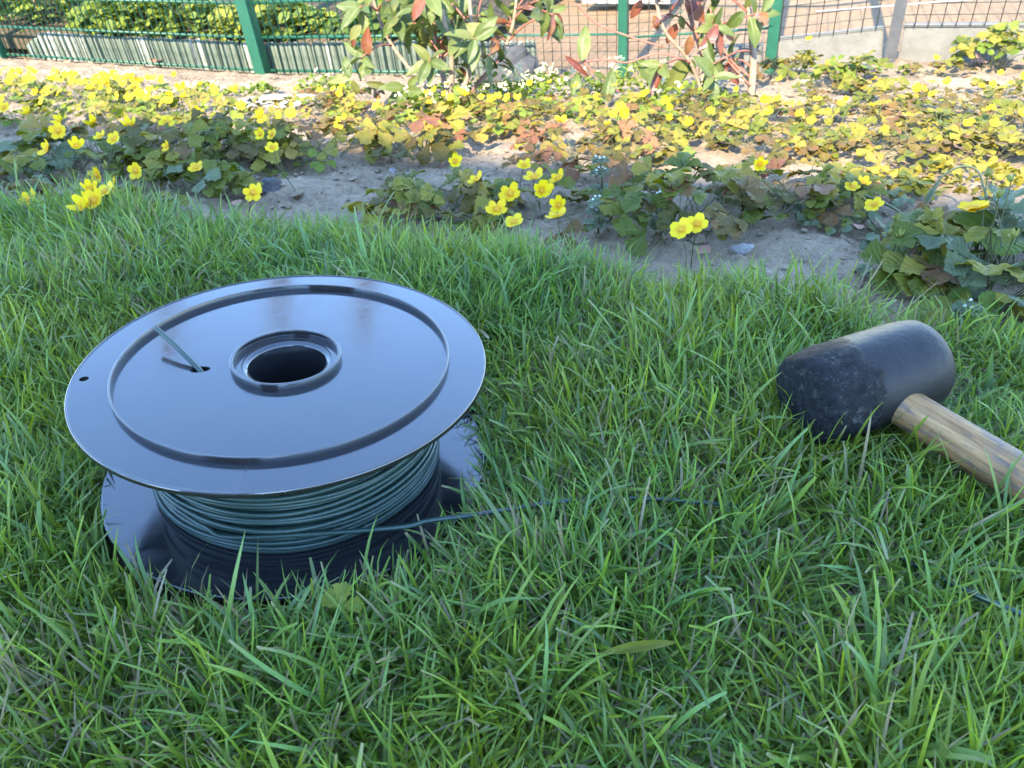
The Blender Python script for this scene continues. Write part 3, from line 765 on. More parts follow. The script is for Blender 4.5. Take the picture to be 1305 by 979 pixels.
for k in range(6):
    V, U, Fc, mi = flower_geo(k, cup=(0.15, 0.3, 0.45, 0.6, 0.25, 0.9)[k]); FLOWERS.append(uv_mesh('flower', V, U, Fc, [M['petal'], M['stamen']], mi))
V, U, Fc, mi = flower_geo(40, 1.7, 5, True); BUD = uv_mesh('bud', V, U, Fc, [M['bud'], M['leaf_lime']], mi)
def inst(name, me, parent, mtx): return link(name, me, parent, mtx)
TOSUN = (Vector((SD.x, SD.y, 0)).normalized() * 0.7 + ZU).normalized()

def clump(name, pos, label, cat, rr, rad_, hgt, nleaf, lsize, mats, key='tri', flowers=(), nfl=0, fsize=0.012, group=None, buds=0, aim=None, bare=0.15, up=0.6):
    """a low leafy plant: leaves on stalks, flowers on thin stems"""
    t = empty(name, pos, label, cat, group); P0 = Vector(pos)
    st = MB()
    for i in range(nleaf):
        a = rr.uniform(0, 6.283); r = rad_ * math.sqrt(rr.uniform(bare, 1.0))
        x, y = r * math.cos(a), r * math.sin(a)
        gz = float(ground(P0.x + x, P0.y + y)) - P0.z
        z = gz + hgt * (1.05 - 0.75 * (r / rad_) ** 1.5) * rr.uniform(0.55, 1.1) + 0.004
        tip = Vector((x, y, z))
        out = Vector((math.cos(a), math.sin(a), rr.uniform(-0.35, 0.45)))
        out.rotate(Matrix.Rotation(rr.gauss(0, 0.7), 4, 'Z'))
        nrm = ZU + Vector((rr.gauss(0, .38), rr.gauss(0, .38), 0)) + TOSUN * 0.35
        s = lsize * rr.uniform(0.65, 1.2)
        m_ = rr.choice(mats); mm = rr.choice(LEAVES[key][m_])
        inst('leaf', mm, t, frame(tip, out, nrm, s))
        bx, by = x * 0.35 + rr.gauss(0, .18) * rad_, y * 0.35 + rr.gauss(0, .18) * rad_; bz = float(ground(P0.x + bx, P0.y + by)) - P0.z
        st.tube([(bx, by, bz), ((bx + x) * 0.52, (by + y) * 0.52, (bz + z) * 0.5 + hgt * 0.12), tip], [lsize * 0.026, lsize * 0.02, lsize * 0.016], 4, caps=False)
    fl = [Vector(f_) - P0 for f_ in flowers]
    for i in range(nfl):
        a = rr.uniform(0, 6.283); r = rad_ * math.sqrt(rr.random())
        x, y = r * math.cos(a), r * math.sin(a)
        fl.append(Vector((x, y, float(ground(P0.x + x, P0.y + y)) - P0.z + hgt * rr.uniform(0.8, 1.25) + 0.006)))
    for i, fp in enumerate(fl):
        nrm = (TOSUN + Vector((rr.gauss(0, .35), rr.gauss(0, .35), rr.gauss(0, .2)))).normalized()
        me = rr.choice(FLOWERS)
        inst('flower', me, t, frame(fp, nrm.orthogonal(), nrm, fsize * rr.uniform(0.72, 1.15)))
        bx, by = fp.x + rr.gauss(-.1 * fp.x, .012), fp.y + rr.gauss(0, .012); bz = float(ground(P0.x + bx, P0.y + by)) - P0.z
        st.tube([(bx, by, bz), ((bx + fp.x) * .5 + rr.gauss(0, .004), (by + fp.y) * .5 + rr.gauss(0, .004), bz + (fp.z - bz) * 0.55), fp - nrm * fsize * .1], [fsize * .055, fsize * .05, fsize * .05], 4, caps=False)
    for i in range(buds):
        a = rr.uniform(0, 6.283); r = rad_ * rr.uniform(.3, 1)
        fp = Vector((r * math.cos(a), r * math.sin(a), hgt * rr.uniform(0.9, 1.4)))
        inst('bud', BUD, t, frame(fp, Vector((1, 0, .2)), ZU + Vector((rr.gauss(0, .3), rr.gauss(0, .3), 0)), fsize * 0.36))
        st.tube([(fp.x * 0.3, fp.y * 0.3, 0), (fp.x * 0.75, fp.y * 0.75, fp.z * 0.6), fp], fsize * .05, 4, caps=False)
    if st.v: tag(st.make('stems', M['stem'], t), kind='stuff')
    return t
G, GO, BR, RU, GY, LI = 'leaf_green', 'leaf_gold', 'leaf_bronze', 'leaf_rust', 'leaf_grey', 'leaf_lime'
rp = random.Random(21)
YF = 'flowering plant'
def fpx(lst, h): return [at(x, y, h) for x, y in lst]
# the plants at the front of the bed, left to right
clump('yellow_flowered_plant', at(112, 214), 'large grey-green leaved plant with yellow flowers at the far left of the bed', YF, rp, 0.120, 0.078, 48, 0.033, [G, GY, G, GO, BR],
      flowers=fpx([(77, 154), (74, 167), (60, 190), (97, 186), (128, 174), (145, 177), (120, 157), (6, 137), (35, 145), (165, 160)], 0.072), fsize=0.0135)
clump('broad_leaved_plant', at(52, 214), 'dull grey-green round leaves low beside the far left flowers', 'plant', rp, 0.07, 0.045, 11, 0.042, [GY, GY, 'leaf_bronze'], key='broad')
clump('yellow_flowered_plant', at(258, 222), 'dark bronze leaved plant with a few yellow flowers at left in the shade', YF, rp, 0.112, 0.082, 56, 0.031, [BR, G, G, GO],
      flowers=fpx([(213, 156), (213, 187), (332, 171), (347, 188)], 0.065), fsize=0.012)
clump('yellow_flowered_plant', at(120, 264), 'small bunch of yellow flowers standing in the lawn edge at left', YF, rp, 0.035, 0.035, 8, 0.020, [GY, G],
      flowers=fpx([(124, 224), (114, 241), (134, 244), (120, 256), (108, 263), (146, 236)], 0.045), fsize=0.0135, buds=3)
clump('yellow_flowered_plant', at(245, 258), 'low plant with pale green leaves at the lawn edge left of centre', YF, rp, 0.082, 0.045, 32, 0.029, [GY, G, GO, G],
      flowers=fpx([(173, 218), (250, 214), (322, 246), (327, 243)], 0.045), fsize=0.0115)
clump('yellow_flowered_plant', at(14, 262), 'brownish half hidden plant at the lawn edge in the left corner', YF, rp, 0.05, 0.04, 10, 0.026, [BR, GY], flowers=fpx([(38, 254)], 0.03), fsize=0.013, buds=2)
clump('small_leaved_weed', at(185, 222), 'grey-green weed with tiny round leaves between the left clumps', 'weed', rp, 0.06, 0.02, 36, 0.013, [GY], key='broad')
clump('small_leaved_weed', at(25, 238), 'grey-green weed with small leaves near the left edge', 'weed', rp, 0.06, 0.02, 26, 0.014, [GY], key='broad')
clump('small_leaved_weed', at(365, 218), 'dim green weed on bare soil left of centre', 'weed', rp, 0.045, 0.012, 18, 0.012, [GY, G], key='broad')
clump('yellow_flowered_plant', at(405, 200), 'yellow-green plant half in the sun left of centre', YF, rp, 0.110, 0.058, 42, 0.026, [GO, GO, LI, BR], nfl=6, fsize=0.0115)
clump('yellow_flowered_plant', at(322, 205), 'olive plant on the line between sun and shade at left', YF, rp, 0.085, 0.062, 36, 0.028, [G, GO, GO, BR], nfl=3, fsize=0.0115)
clump('golden_leaved_plant', at(540, 198), 'plant with large golden fan leaves left of the rust coloured clump', 'plant', rp, 0.100, 0.075, 32, 0.035, [GO, GO, BR, RU], nfl=1)
clump('rusty_leaved_plant', at(745, 208), 'rust red leaved clump in the sun at the centre of the bed', 'plant', rp, 0.12, 0.06, 54, 0.026, [RU, RU, BR, GO], nfl=2, fsize=0.0115)
clump('yellow_flowered_plant', at(562, 275), 'dark brown-green clump at the lawn edge in front of centre', YF, rp, 0.088, 0.055, 42, 0.030, [BR, GO, G], flowers=fpx([(580, 206), (607, 229)], 0.06), fsize=0.0115)
clump('yellow_flowered_plant', at(690, 280), 'sparse plant with many yellow flowers on thin stalks over bare soil', YF, rp, 0.09, 0.035, 20, 0.025, [BR, G, BR],
      flowers=fpx([(668, 211), (681, 226), (711, 227), (690, 243), (650, 247), (633, 267), (712, 262), (710, 276), (655, 283), (695, 240)], 0.045), fsize=0.0125)
clump('yellow_flowered_plant', at(865, 296), 'tall dark green clump with toothed leaves and two flowers right of centre', YF, rp, 0.088, 0.098, 46, 0.030, [G, GO, BR, BR, G], flowers=fpx([(868, 293), (888, 286)], 0.060), fsize=0.0122)
clump('bronze_leaved_plant', at(1000, 262), 'olive and bronze clump behind the two right hand flowers', 'plant', rp, 0.095, 0.055, 46, 0.029, [GO, GO, BR, G, RU], flowers=fpx([(968, 210)], 0.06), fsize=0.0125)
clump('yellow_flowered_plant', at(1090, 258), 'pair of orange-yellow flowers over pale weeds near the bent stalk', YF, rp, 0.05, 0.03, 12, 0.018, [GY, G], flowers=fpx([(1086, 238), (1100, 233), (1114, 261)], 0.035), fsize=0.0120)
clump('small_leaved_weed', at(1062, 285), 'dense dark green weed left of the bent stalk', 'weed', rp, 0.045, 0.022, 46, 0.010, [G, GY], key='broad')
clump('small_leaved_weed', at(1105, 300), 'flat pale weed below the pair of orange-yellow flowers', 'weed', rp, 0.04, 0.012, 20, 0.015, [GY], key='broad')
clump('large_leaved_plant', at(1258, 372), 'large pale green leaved clump at the right edge by the lawn', 'plant', rp, 0.090, 0.080, 48, 0.036, [G, GY, GO, GO, 'leaf_bronze'], nfl=0, buds=8, fsize=0.012)
clump('broad_leaved_plant', at(1290, 330), 'big round leaved green clump behind at the right edge', 'plant', rp, 0.07, 0.070, 9, 0.052, ['leaf_green', 'leaf_lime', 'leaf_green'], key='broad')
clump('budding_plant', at(1150, 352), 'thin stalks with round green buds by the clay shard', 'plant', rp, 0.04, 0.045, 6, 0.020, [GY, GO], buds=9, fsize=0.011)
clump('broad_leaved_weed', at(1258, 412), 'bright green oval leaved weed at the lawn edge on the right', 'weed', rp, 0.035, 0.022, 14, 0.019, ['leaf_lime', 'leaf_grey', 'leaf_green'], key='broad')
clump('broad_leaved_weed', at(1215, 425), 'yellow-green leafy weed just behind the mallet head', 'weed', rp, 0.04, 0.025, 10, 0.024, ['leaf_lime', 'leaf_green'], key='broad')

# sunlit plants farther back
def far_plant(px, py, label, group, r=0.08, h=0.045, nl=20, ls=0.024, mats=(GO, GO, LI, BR), nf=5, key='trifar', fs=0.0100, name='yellow_flowered_plant'):
    clump(name, at(px, py), label, YF if nf else 'plant', rp, r, h, nl, ls, list(mats), key=key, nfl=nf, fsize=fs, group=group)
ORD = 'first second third fourth fifth sixth seventh eighth ninth tenth eleventh twelfth thirteenth fourteenth fifteenth sixteenth'.split()
def rows(pts, ycut, text, group, fn):
    """plants of one mat, told apart by their row and their place in it"""
    for back in (True, False):
        row = sorted(p for p in pts if (p[1] < ycut) == back)
        for k, (x, y) in enumerate(row):
            fn(x, y, text % (ORD[k], 'back' if back else 'front'), group)
rows([(25, 132), (70, 126), (120, 133), (165, 138), (200, 134), (95, 146), (28, 155), (240, 146), (150, 158), (275, 162), (205, 160), (2, 124)], 140,
     'low plant thick with yellow flowers at left, %s from the left in the %s row', 'yellow flowered mat at left',
     lambda x, y, l, g: far_plant(x, y, l, g, 0.095, 0.052, 20, 0.022, (GO, LI, G), 14 if y < 140 else 7, fs=0.0096))
rows([(425, 150), (470, 162), (400, 142), (500, 178), (600, 168), (640, 172), (665, 150), (630, 145), (695, 165), (720, 150), (800, 172), (840, 180), (590, 150), (780, 150), (815, 195), (355, 152), (460, 140), (560, 150)], 155,
     'low yellow-green plant in mid bed, %s from the left in the %s row', 'yellow-green plants in mid bed',
     lambda x, y, l, g: far_plant(x, y, l, g, 0.085, 0.048, 20, 0.022, (GO, GO, LI, BR, BR), rp.choice([1, 2, 4]), fs=0.0080))
rows([(885, 168), (925, 180), (945, 155), (985, 165), (1010, 145), (900, 145), (1030, 195), (1065, 168), (970, 195), (1090, 200), (1120, 165), (1135, 205), (1165, 190), (1190, 150), (1215, 180), (1255, 205), (1240, 160), (1280, 180), (1298, 145), (1300, 192), (1150, 135)], 170,
     'low sunlit plant in the right half, %s from the left in the %s row', 'yellow flowered plants at right',
     lambda x, y, l, g: far_plant(x, y, l, g, 0.08, 0.042, 19, 0.021, (GO, GO, BR, BR, G), rp.choice([0, 1, 2, 2, 4]), fs=0.0076))
rows([(1085, 100), (1112, 118), (1190, 98), (1262, 122), (1130, 140), (1050, 120)], 110,
     'small olive plant near the right fence, %s from the left in the %s row', 'small olive plants by the right fence',
     lambda x, y, l, g: far_plant(x, y, l, g, 0.065, 0.032, 15, 0.020, (GO, BR, G), rp.choice([0, 0, 1, 2]), fs=0.0085))
far_plant(1262, 88, 'upright bushy green plant in front of the right concrete slab', None, 0.075, 0.11, 34, 0.030, (G, LI, GO), 0, name='bushy_plant')
far_plant(1075, 108, 'bushy green plant below the left concrete slab', None, 0.07, 0.075, 26, 0.028, (LI, G, GO), 0, name='bushy_plant')
far_plant(1000, 100, 'dark green bushy plant at the foot of the green post', None, 0.075, 0.07, 30, 0.028, (G, BR, GO), 1, name='bushy_plant')
far_plant(1180, 245, 'few pale leaves at the foot of the bent stalk', None, 0.035, 0.03, 8, 0.020, (G, GO), 0, name='small_leaved_weed')

# mats of tiny leaves dotted with cream flowers
def mat_plant(px, py, label, r, h, n, nf, group=None, lm='leaf_lime', ls=0.011):
    pos = at(px, py); t = empty('cream_flowered_plant', pos, label, 'flowering plant', group)
    V = []; U = []; Fc = []; FV = []; FF = []
    base = broad(1)
    for i in range(n):
        a = rp.uniform(0, 6.283); q = r * math.sqrt(rp.random()); x, y = q * math.cos(a), q * math.sin(a)
        z = float(ground(pos.x + x, pos.y + y)) - pos.z + h * (1 - 0.6 * (q / r) ** 2) * rp.uniform(0.3, 1.05)
        Mx = frame((x, y, z), Vector((math.cos(a + rp.gauss(0, 1)), math.sin(a + rp.gauss(0, 1)), rp.uniform(0, 0.9))), ZU + Vector((rp.gauss(0, .6), rp.gauss(0, .6), 0)), ls * rp.uniform(.6, 1.3))
        b_ = len(V); sub = [(i2, j2) for i2 in (0, 3, 6, 9) for j2 in (0, 2, 4)]
        V += [tuple(Mx @ Vector(base[0][i2 * 5 + j2])) for i2, j2 in sub]; U += [base[1][i2 * 5 + j2] for i2, j2 in sub]
        Fc += [(b_ + a_ * 3 + c_, b_ + a_ * 3 + c_ + 1, b_ + a_ * 3 + c_ + 4, b_ + a_ * 3 + c_ + 3) for a_ in range(3) for c_ in range(2)]
    tag(link('foliage', uv_mesh('foliage', V, U, Fc, [M[lm]]), t), kind='stuff')
    b = MB()
    for i in range(nf):
        a = rp.uniform(0, 6.283); q = r * math.sqrt(rp.random()); x, y = q * math.cos(a), q * math.sin(a)
        z = float(ground(pos.x + x, pos.y + y)) - pos.z + h * rp.uniform(0.8, 1.25)
        for k in range(4):
            c = Vector((x, y, z)) + Vector((rp.gauss(0, .004), rp.gauss(0, .004), rp.gauss(0, .003)))
            s = 0.0034; n_ = (TOSUN + Vector((rp.gauss(0, .4), rp.gauss(0, .4), 0))).normalized(); e1 = n_.orthogonal().normalized() * s; e2 = n_.cross(e1)
            b.add([c + e1, c + e2, c - e1, c - e2, c + n_ * s * .5], [(0, 1, 4), (1, 2, 4), (2, 3, 4), (3, 0, 4)])
    if b.v: tag(b.make('flowers', M['pale'], t), kind='stuff')
mat_plant(610, 132, 'lime green mat dotted with cream flowers below the left shrub', 0.15, 0.06, 420, 34)
mat_plant(700, 125, 'lime green mat dotted with cream flowers in the middle between the shrubs', 0.13, 0.06, 340, 30)
mat_plant(415, 122, 'vivid lime tuft left of the left shrub', 0.075, 0.05, 200, 5)
mat_plant(545, 150, 'lime mat behind the golden fan leaves', 0.10, 0.045, 240, 8)
mat_plant(330, 122, 'little lime tuft on the bare earth in front of the green post', 0.05, 0.03, 110, 2)
mat_plant(270, 124, 'yellowish tuft on the bare earth left of the pale flat stone', 0.06, 0.035, 120, 6)
mat_plant(150, 112, 'cream flowered tuft behind the yellow mat at left', 0.07, 0.045, 130, 16)
mat_plant(85, 108, 'cream flowered tuft near the edging at the far left', 0.06, 0.035, 90, 7)
mat_plant(815, 122, 'lime leaves at the foot of the middle green post', 0.10, 0.07, 260, 10)
mat_plant(870, 140, 'lime mat under the drooping right shrub', 0.12, 0.05, 300, 6)
mat_plant(1235, 232, 'pale low mat beside the shadow at right', 0.07, 0.02, 200, 0, lm='leaf_gold')
mat_plant(1130, 235, 'thin pale mat on bare soil right of the bronze clump', 0.05, 0.015, 90, 0, lm='leaf_gold')

# ------------------------------------------------------------------ single odd plants
def spike_plant(px, py, label, h):                        # upright weed with whorls and white florets
    p = at(px, py); t = empty('white_flowered_weed', p, label, 'weed'); st = MB(); st.tube([(0, 0, 0), (0.002, 0, h * .5), (0, 0.001, h)], 0.0013, 5); st.make('stem', M['stem'], t)
    for lev in (0.35, 0.7, 0.95):
        for k in range(6):
            a = k * 1.05 + lev * 5; inst('leaf', rp.choice(LEAVES['broad']['leaf_grey']), t, frame((0, 0, h * lev), (math.cos(a), math.sin(a), 0.15), ZU, 0.016 * (1.25 - .5 * lev)))
    b = MB()
    for k in range(7):
        a = k * 0.9; c = Vector((0.006 * math.cos(a), 0.006 * math.sin(a), h * rp.choice([0.72, 0.98]) + 0.003)); s = 0.0017
        b.add([c + Vector((s, 0, 0)), c + Vector((0, s, 0)), c - Vector((s, 0, 0)), c - Vector((0, s, 0)), c + ZU * s * 1.2], [(0, 1, 4), (1, 2, 4), (2, 3, 4), (3, 0, 4), (0, 3, 2, 1)])
    tag(b.make('florets', M['white'], t), kind='stuff')
spike_plant(766, 262, 'upright weed with a whorl of white florets over bare soil', 0.065)
spike_plant(762, 300, 'short upright weed at the lawn edge left of the dark green clump', 0.045)
spike_plant(842, 300, 'white flecked weed in front of the dark green clump', 0.05)
spike_plant(1222, 428, 'white floret weed in the grass behind the mallet', 0.03)
# bent green stalks
bp = at(1163, 284); t = empty('bent_stalk', bp, 'bent green stalk arching over bare soil at right', 'plant')
def arc(pts, r): b = MB(); b.tube(smooth_path([Vector(q) - bp for q in pts], 6), r, 7); return b.make('stalk', M['stalk'], t)
d0 = (bp - Vector(CAM)).length
arc([bp, pix(1185, 245, d0), pix(1205, 222, d0), pix(1228, 212, d0), pix(1246, 218, d0), pix(1254, 240, d0), pix(1259, 257, d0 - 0.02)], 0.0013)
arc([bp, pix(1140, 266, d0), pix(1110, 252, d0), pix(1085, 249, d0), pix(1058, 257, d0 - 0.02)], 0.0016)
arc([bp + Vector((0.006, 0, 0)), pix(1180, 262, d0), pix(1197, 232, d0 + 0.02)], 0.0016)
arc([bp, pix(1175, 265, d0), pix(1190, 240, d0)], 0.0014)
arc([bp + Vector((-0.05, 0.03, 0.0)), pix(1122, 247, d0 + .04), pix(1126, 242, d0 + .04), pix(1118, 241, d0 + .04), pix(1100, 255, d0 + .03)], 0.0009)
# double yellow flower on the right hand clump
dp = at(1243, 325, 0.0); t = empty('double_flower', dp, 'many petalled yellow flower seen from the side above the right clump', 'flower')
V, U, Fc, mi = flower_geo(41, 0.35, 13, True); top = at(1240, 266, 0.088) - dp
inst('bloom', uv_mesh('bloom', V, U, Fc, [M['petal'], M['stamen']], mi), t, frame(top, (1, 0.3, 0.1), (0.05, 0.30, 1), 0.0135))
b = MB(); b.tube([(0, 0, -0.005), (0.0, 0.004, top.z * .6), top], 0.0018, 6); b.make('stem', M['stem'], t)
for a in (0.3, 2.2, 3.6, 5.0): inst('leaf', rp.choice(LEAVES['broad']['leaf_bronze']), t, frame((0, 0, top.z * .5), (math.cos(a), math.sin(a), 0.1), ZU, 0.024))
# grass tuft in the bed
tp_ = at(1003, 262); t = empty('grass_tuft', tp_, 'small tuft of bright grass among the bronze leaves', 'grass tuft')
for k in range(14):
    a = rp.uniform(0, 6.28); L_ = rp.uniform(.03, .055); hw_ = lambda t_: 0.045 * (1 - t_ ** 2) + 0.004
    v, u_, f_ = leaf_grid(hw_, lambda t_, u: -0.5 * t_ * t_, 5, 2, 1)
    inst('blade', uv_mesh('blade', v, u_, f_, [M['leaf_lime' if k % 2 else 'leaf_green']]), t, frame((0, 0, 0), (math.cos(a), math.sin(a), rp.uniform(.8, 2)), ZU, L_))
# leaves lying in the lawn
def lawn_leaf(px, py, h, key, mat_, s, label, ydir, name='clover_leaf'):
    p = at(px, py, h); o = inst(name, LEAVES[key][mat_][1], None, frame(p, ydir, ZU + Vector((0, -.5, 0)), s, s * (0.32 if key == 'oval' else 1))); tag(o, label, 'leaf'); return o
lawn_leaf(432, 775, 0.030, 'tri', 'leaf_lime', 0.014, 'pale green lobed leaf in the grass in front of the spool', (0.3, 1, 0.5))
lawn_leaf(768, 832, 0.044, 'oval', 'leaf_green', 0.040, 'broad bluish green leaf lying across the grass in the foreground', (1, 0.1, -0.05), 'plantain_leaf')
lawn_leaf(823, 512, 0.036, 'oval', 'leaf_grey', 0.012, 'tiny grey leaf scrap in the grass between the spool and mallet', (0.1, 1, .3), 'leaf_scrap')
for (x, y, s, lb) in [(1095, 292, 0.018, 'curled brown dead leaf on the soil below the two orange-yellow flowers'), (1185, 262, 0.022, 'dead brown leaf behind the bent stalk'),
                      (905, 322, 0.02, 'brown dead leaf at the lawn edge under the dark green clump'), (300, 262, 0.02, 'brown dead leaf in the lawn edge left of centre'),
                      (1240, 78, 0.05, 'reddish dead leaf beside the bushy plant near the right slab'), (1112, 92, 0.05, 'reddish dead leaf below the grey post'), (195, 80, 0.06, 'tan dead leaf against the wooden edging'), (290, 82, 0.05, 'pale dead leaf on the edging left of the green post')]:
    p = at(x, y, 0.012 if y > 100 else 0.02); o = inst('dead_leaf', rp.choice(LEAVES['oval']['dry_leaf']), None, frame(p, (rp.gauss(0, 1), rp.gauss(0, 1), 0.1), ZU + Vector((0, -.6, 0)), s, s * 1.7)); tag(o, lb, 'dead leaf')

# ------------------------------------------------------------------ stones
def rock(p, s, mat, label, cat='stone', name='stone', seed=0, flat=0.6, M_=None):
    bm = bmesh.new(); bmesh.ops.create_icosphere(bm, subdivisions=3, radius=1)
    for v_ in bm.verts:
        c = v_.co; k = 1 + 0.35 * noise.noise(c * 1.3 + Vector((seed * 7.1, 0, 0))) + 0.10 * noise.noise(c * 4 + Vector((0, seed, 0)))
        v_.co = Vector((c.x * k * s[0], c.y * k * s[1], c.z * k * s[2]))
    me = bpy.data.meshes.new(name); bm.to_mesh(me); bm.free(); me.materials.append(mat)
    o = link(name, me); o.location = p; o.rotation_euler = (0.1, 0.1, seed * 1.7); return tag(o, label, cat)
rock(at(1207, 372, 0.008), (0.020, 0.012, 0.016), M['stone'], 'rough pale stone at the lawn edge under the right hand clump', seed=1)
rock(at(945, 318, 0.004), (0.013, 0.008, 0.006), M['stone'], 'flat pale stone at the lawn edge right of the dark green clump', seed=2)
rock(at(500, 218, 0.004), (0.006, 0.006, 0.004), M['stone'], 'small rounded pebble on bare soil left of centre', seed=3)
rock(at(338, 133, 0.004), (0.105, 0.055, 0.012), M['stone'], 'flat pale slab of stone lying on the sunny earth at left', seed=4)
rock(at(520, 224, 0.003), (0.007, 0.006, 0.005), M['stone'], 'tiny pebble beside the rounded pebble on bare soil', seed=5)
rock(at(650, 88, 0.03), (0.10, 0.06, 0.055), M['stone_dark'], 'dark grey rock behind the left shrub', seed=6)
rock(at(345, 238, 0.006), (0.020, 0.015, 0.012), M['stone_dark'], 'dark clod of earth at the lawn edge left of centre', 'clod', 'earth_clod', seed=8)
# clay shard
p = at(1160, 312, 0.006); b = MB()
b.add([Vector(q) for q in ((-0.024, -0.006, 0.0), (0.0, -0.012, 0.004), (0.014, -0.004, 0.011), (0.018, 0.016, 0.014), (-0.014, 0.010, 0.006))], [(0, 1, 2, 3, 4)])
b.add([Vector(q) - Vector((0, 0, 0.004)) for q in ((-0.024, -0.006, 0.0), (0.0, -0.012, 0.004), (0.014, -0.004, 0.011), (0.018, 0.016, 0.014), (-0.014, 0.010, 0.006))], [(4, 3, 2, 1, 0)])
b.f += [(k, 5 + k, 5 + (k + 1) % 5, (k + 1) % 5) for k in range(5)]
o = b.make('clay_shard', M['shard'], None, Matrix.Translation(p), smooth=False); tag(o, 'pinkish red clay shard on the soil beside the right clump', 'shard')
# crumbs of earth and gravel
b = MB(); ico = [(0, 0, 1), (.9, 0, .2), (.25, .85, .25), (-.75, .5, .2), (-.7, -.55, .25), (.3, -.85, .2), (0, 0, -1)]
icf = [(0, 1, 2), (0, 2, 3), (0, 3, 4), (0, 4, 5), (0, 5, 1), (6, 2, 1), (6, 3, 2), (6, 4, 3), (6, 5, 4), (6, 1, 5)]
for i in range(9500):
    q = rp.uniform(0.50, 1.12) if rp.random() < 0.8 else rp.uniform(1.35, 2.1); ww = rp.uniform(-0.6, 2.4)
    if q < float(edge(ww)): continue
    x, y = qw(q, ww); s = 0.0010 + 0.0048 * rp.random() ** 4 + (rp.uniform(0.003, 0.008) if rp.random() < .03 else 0)
    rz = rp.uniform(0, 6.3); c_, s_ = math.cos(rz) * s, math.sin(rz) * s; z = float(ground(x, y)) + 0.002 + s * .2 + 0.011 * (noise.fractal(Vector((x * 14, y * 14, 3.1)), 0.9, 2.1, 5) * 0.7)
    sx = rp.uniform(.7, 1.3); sz = rp.uniform(.5, .9)
    b.add([(x + vx * sx * c_ - vy * s_, y + vx * sx * s_ + vy * c_, z + vz * s * sz) for vx, vy, vz in ico], icf)
tag(b.make('soil_crumbs', M['soil'], None, None, smooth=False), 'crumbs of dry earth and gravel scattered over the bed', 'soil', None, 'stuff')

b = MB()
for i in range(700):
    q = rp.uniform(0.52, 1.5) if rp.random() < .8 else rp.uniform(1.5, 2.15); ww = rp.uniform(-0.6, 2.4)
    if q < float(edge(ww)) - 0.02: continue
    x, y = qw(q, ww); z = float(ground(x, y)) + 0.004 + 0.014 * noise.fractal(Vector((x * 14, y * 14, 3.1)), 0.9, 2.1, 5) * 0.7
    a = rp.uniform(0, 6.3); d = Vector((math.cos(a), math.sin(a), rp.uniform(-.3, .3))); e_ = Vector((-math.sin(a), math.cos(a), rp.uniform(-.4, .4)))
    if rp.random() < .35: b.tube([Vector((x, y, z)), Vector((x, y, z)) + d * rp.uniform(.008, .03)], rp.uniform(.0004, .0009), 4)
    else:
        L_ = rp.uniform(.004, .013); c = Vector((x, y, z)); k_ = rp.uniform(.3, .6) * L_
        b.add([c - d * L_, c + e_ * k_ + ZU * .002, c + d * L_, c - e_ * k_ + ZU * .001], [(0, 1, 2), (0, 2, 3)])
tag(b.make('leaf_litter', M['litter'], None, None, smooth=False), 'bits of dry leaf and twig littering the bed', 'litter', None, 'stuff')

# ------------------------------------------------------------------ photinia shrubs
def limb(b, pts, r0, r1, n=7):
    pp = smooth_path(pts, 5); k = len(pp); b.tube(pp, [r0 + (r1 - r0) * i / (k - 1) for i in range(k)], n)
def whorl(t, p, d, n, s, red, rr, spread=1.0):
    d = Vector(d).normalized(); e1 = d.orthogonal().normalized(); e2 = d.cross(e1)
    for k in range(n):
        a = 2.4 * k + rr.uniform(-.4, .4)
        o = (d * rr.uniform(0.1, 0.9) + (e1 * math.cos(a) + e2 * math.sin(a)) * spread * rr.uniform(0.7, 1.1) - ZU * rr.uniform(-0.1, 0.45)).normalized()
        nrm = (d + ZU * 0.5 + Vector((rr.gauss(0, .4), rr.gauss(0, .4), 0)))
        mk = 'shrub_red' if rr.random() < red else 'shrub_green'
        inst('leaf', rr.choice(LEAVES['oval'][mk]), t, frame(Vector(p) - d * 0.012 * k * 0.5, o, nrm, s * rr.uniform(0.7, 1.15)))
def shrub(px, py, label, stems, rr, name='leafy_shrub', size=0.06, red=0.12):
    p0 = at(px, py); t = empty(name, p0, label, 'shrub')
    b = MB(); tw = MB(); D = (p0 - Vector(CAM)).length
    for (pts, r0, r1, twigs) in stems:
        P = [Vector((0, 0, -0.01))] + [pix(x, y, D + dd) - p0 for x, y, dd in pts]
        limb(b, P, r0, r1)
        path = smooth_path(P, 5)
        for k in range(twigs):
            f_ = rr.uniform(0.18, 1.0); q = path[min(int(f_ * (len(path) - 1)), len(path) - 1)]
            a = rr.uniform(0, 6.283); ln = rr.uniform(0.05, 0.16)
            d = Vector((math.cos(a), math.sin(a), rr.uniform(0.0, 0.9))); e = q + d.normalized() * ln
            if (e + p0).z < float(ground(e.x + p0.x, e.y + p0.y)) + 0.04: continue
            tw.tube(smooth_path([q, q + d * ln * .4 + ZU * .01, e], 3), [0.0024] * 3 + [0.0018] * 4, 5)
            whorl(t, e, d, rr.randint(4, 7), size, red, rr)
        whorl(t, path[-1], path[-1] - path[-3], 6, size, red * 2, rr)
    b.make('trunk', M['bark'], t); tag(tw.make('twigs', M['stem_red'], t), kind='stuff')
    return t, p0, D
rs = random.Random(5)
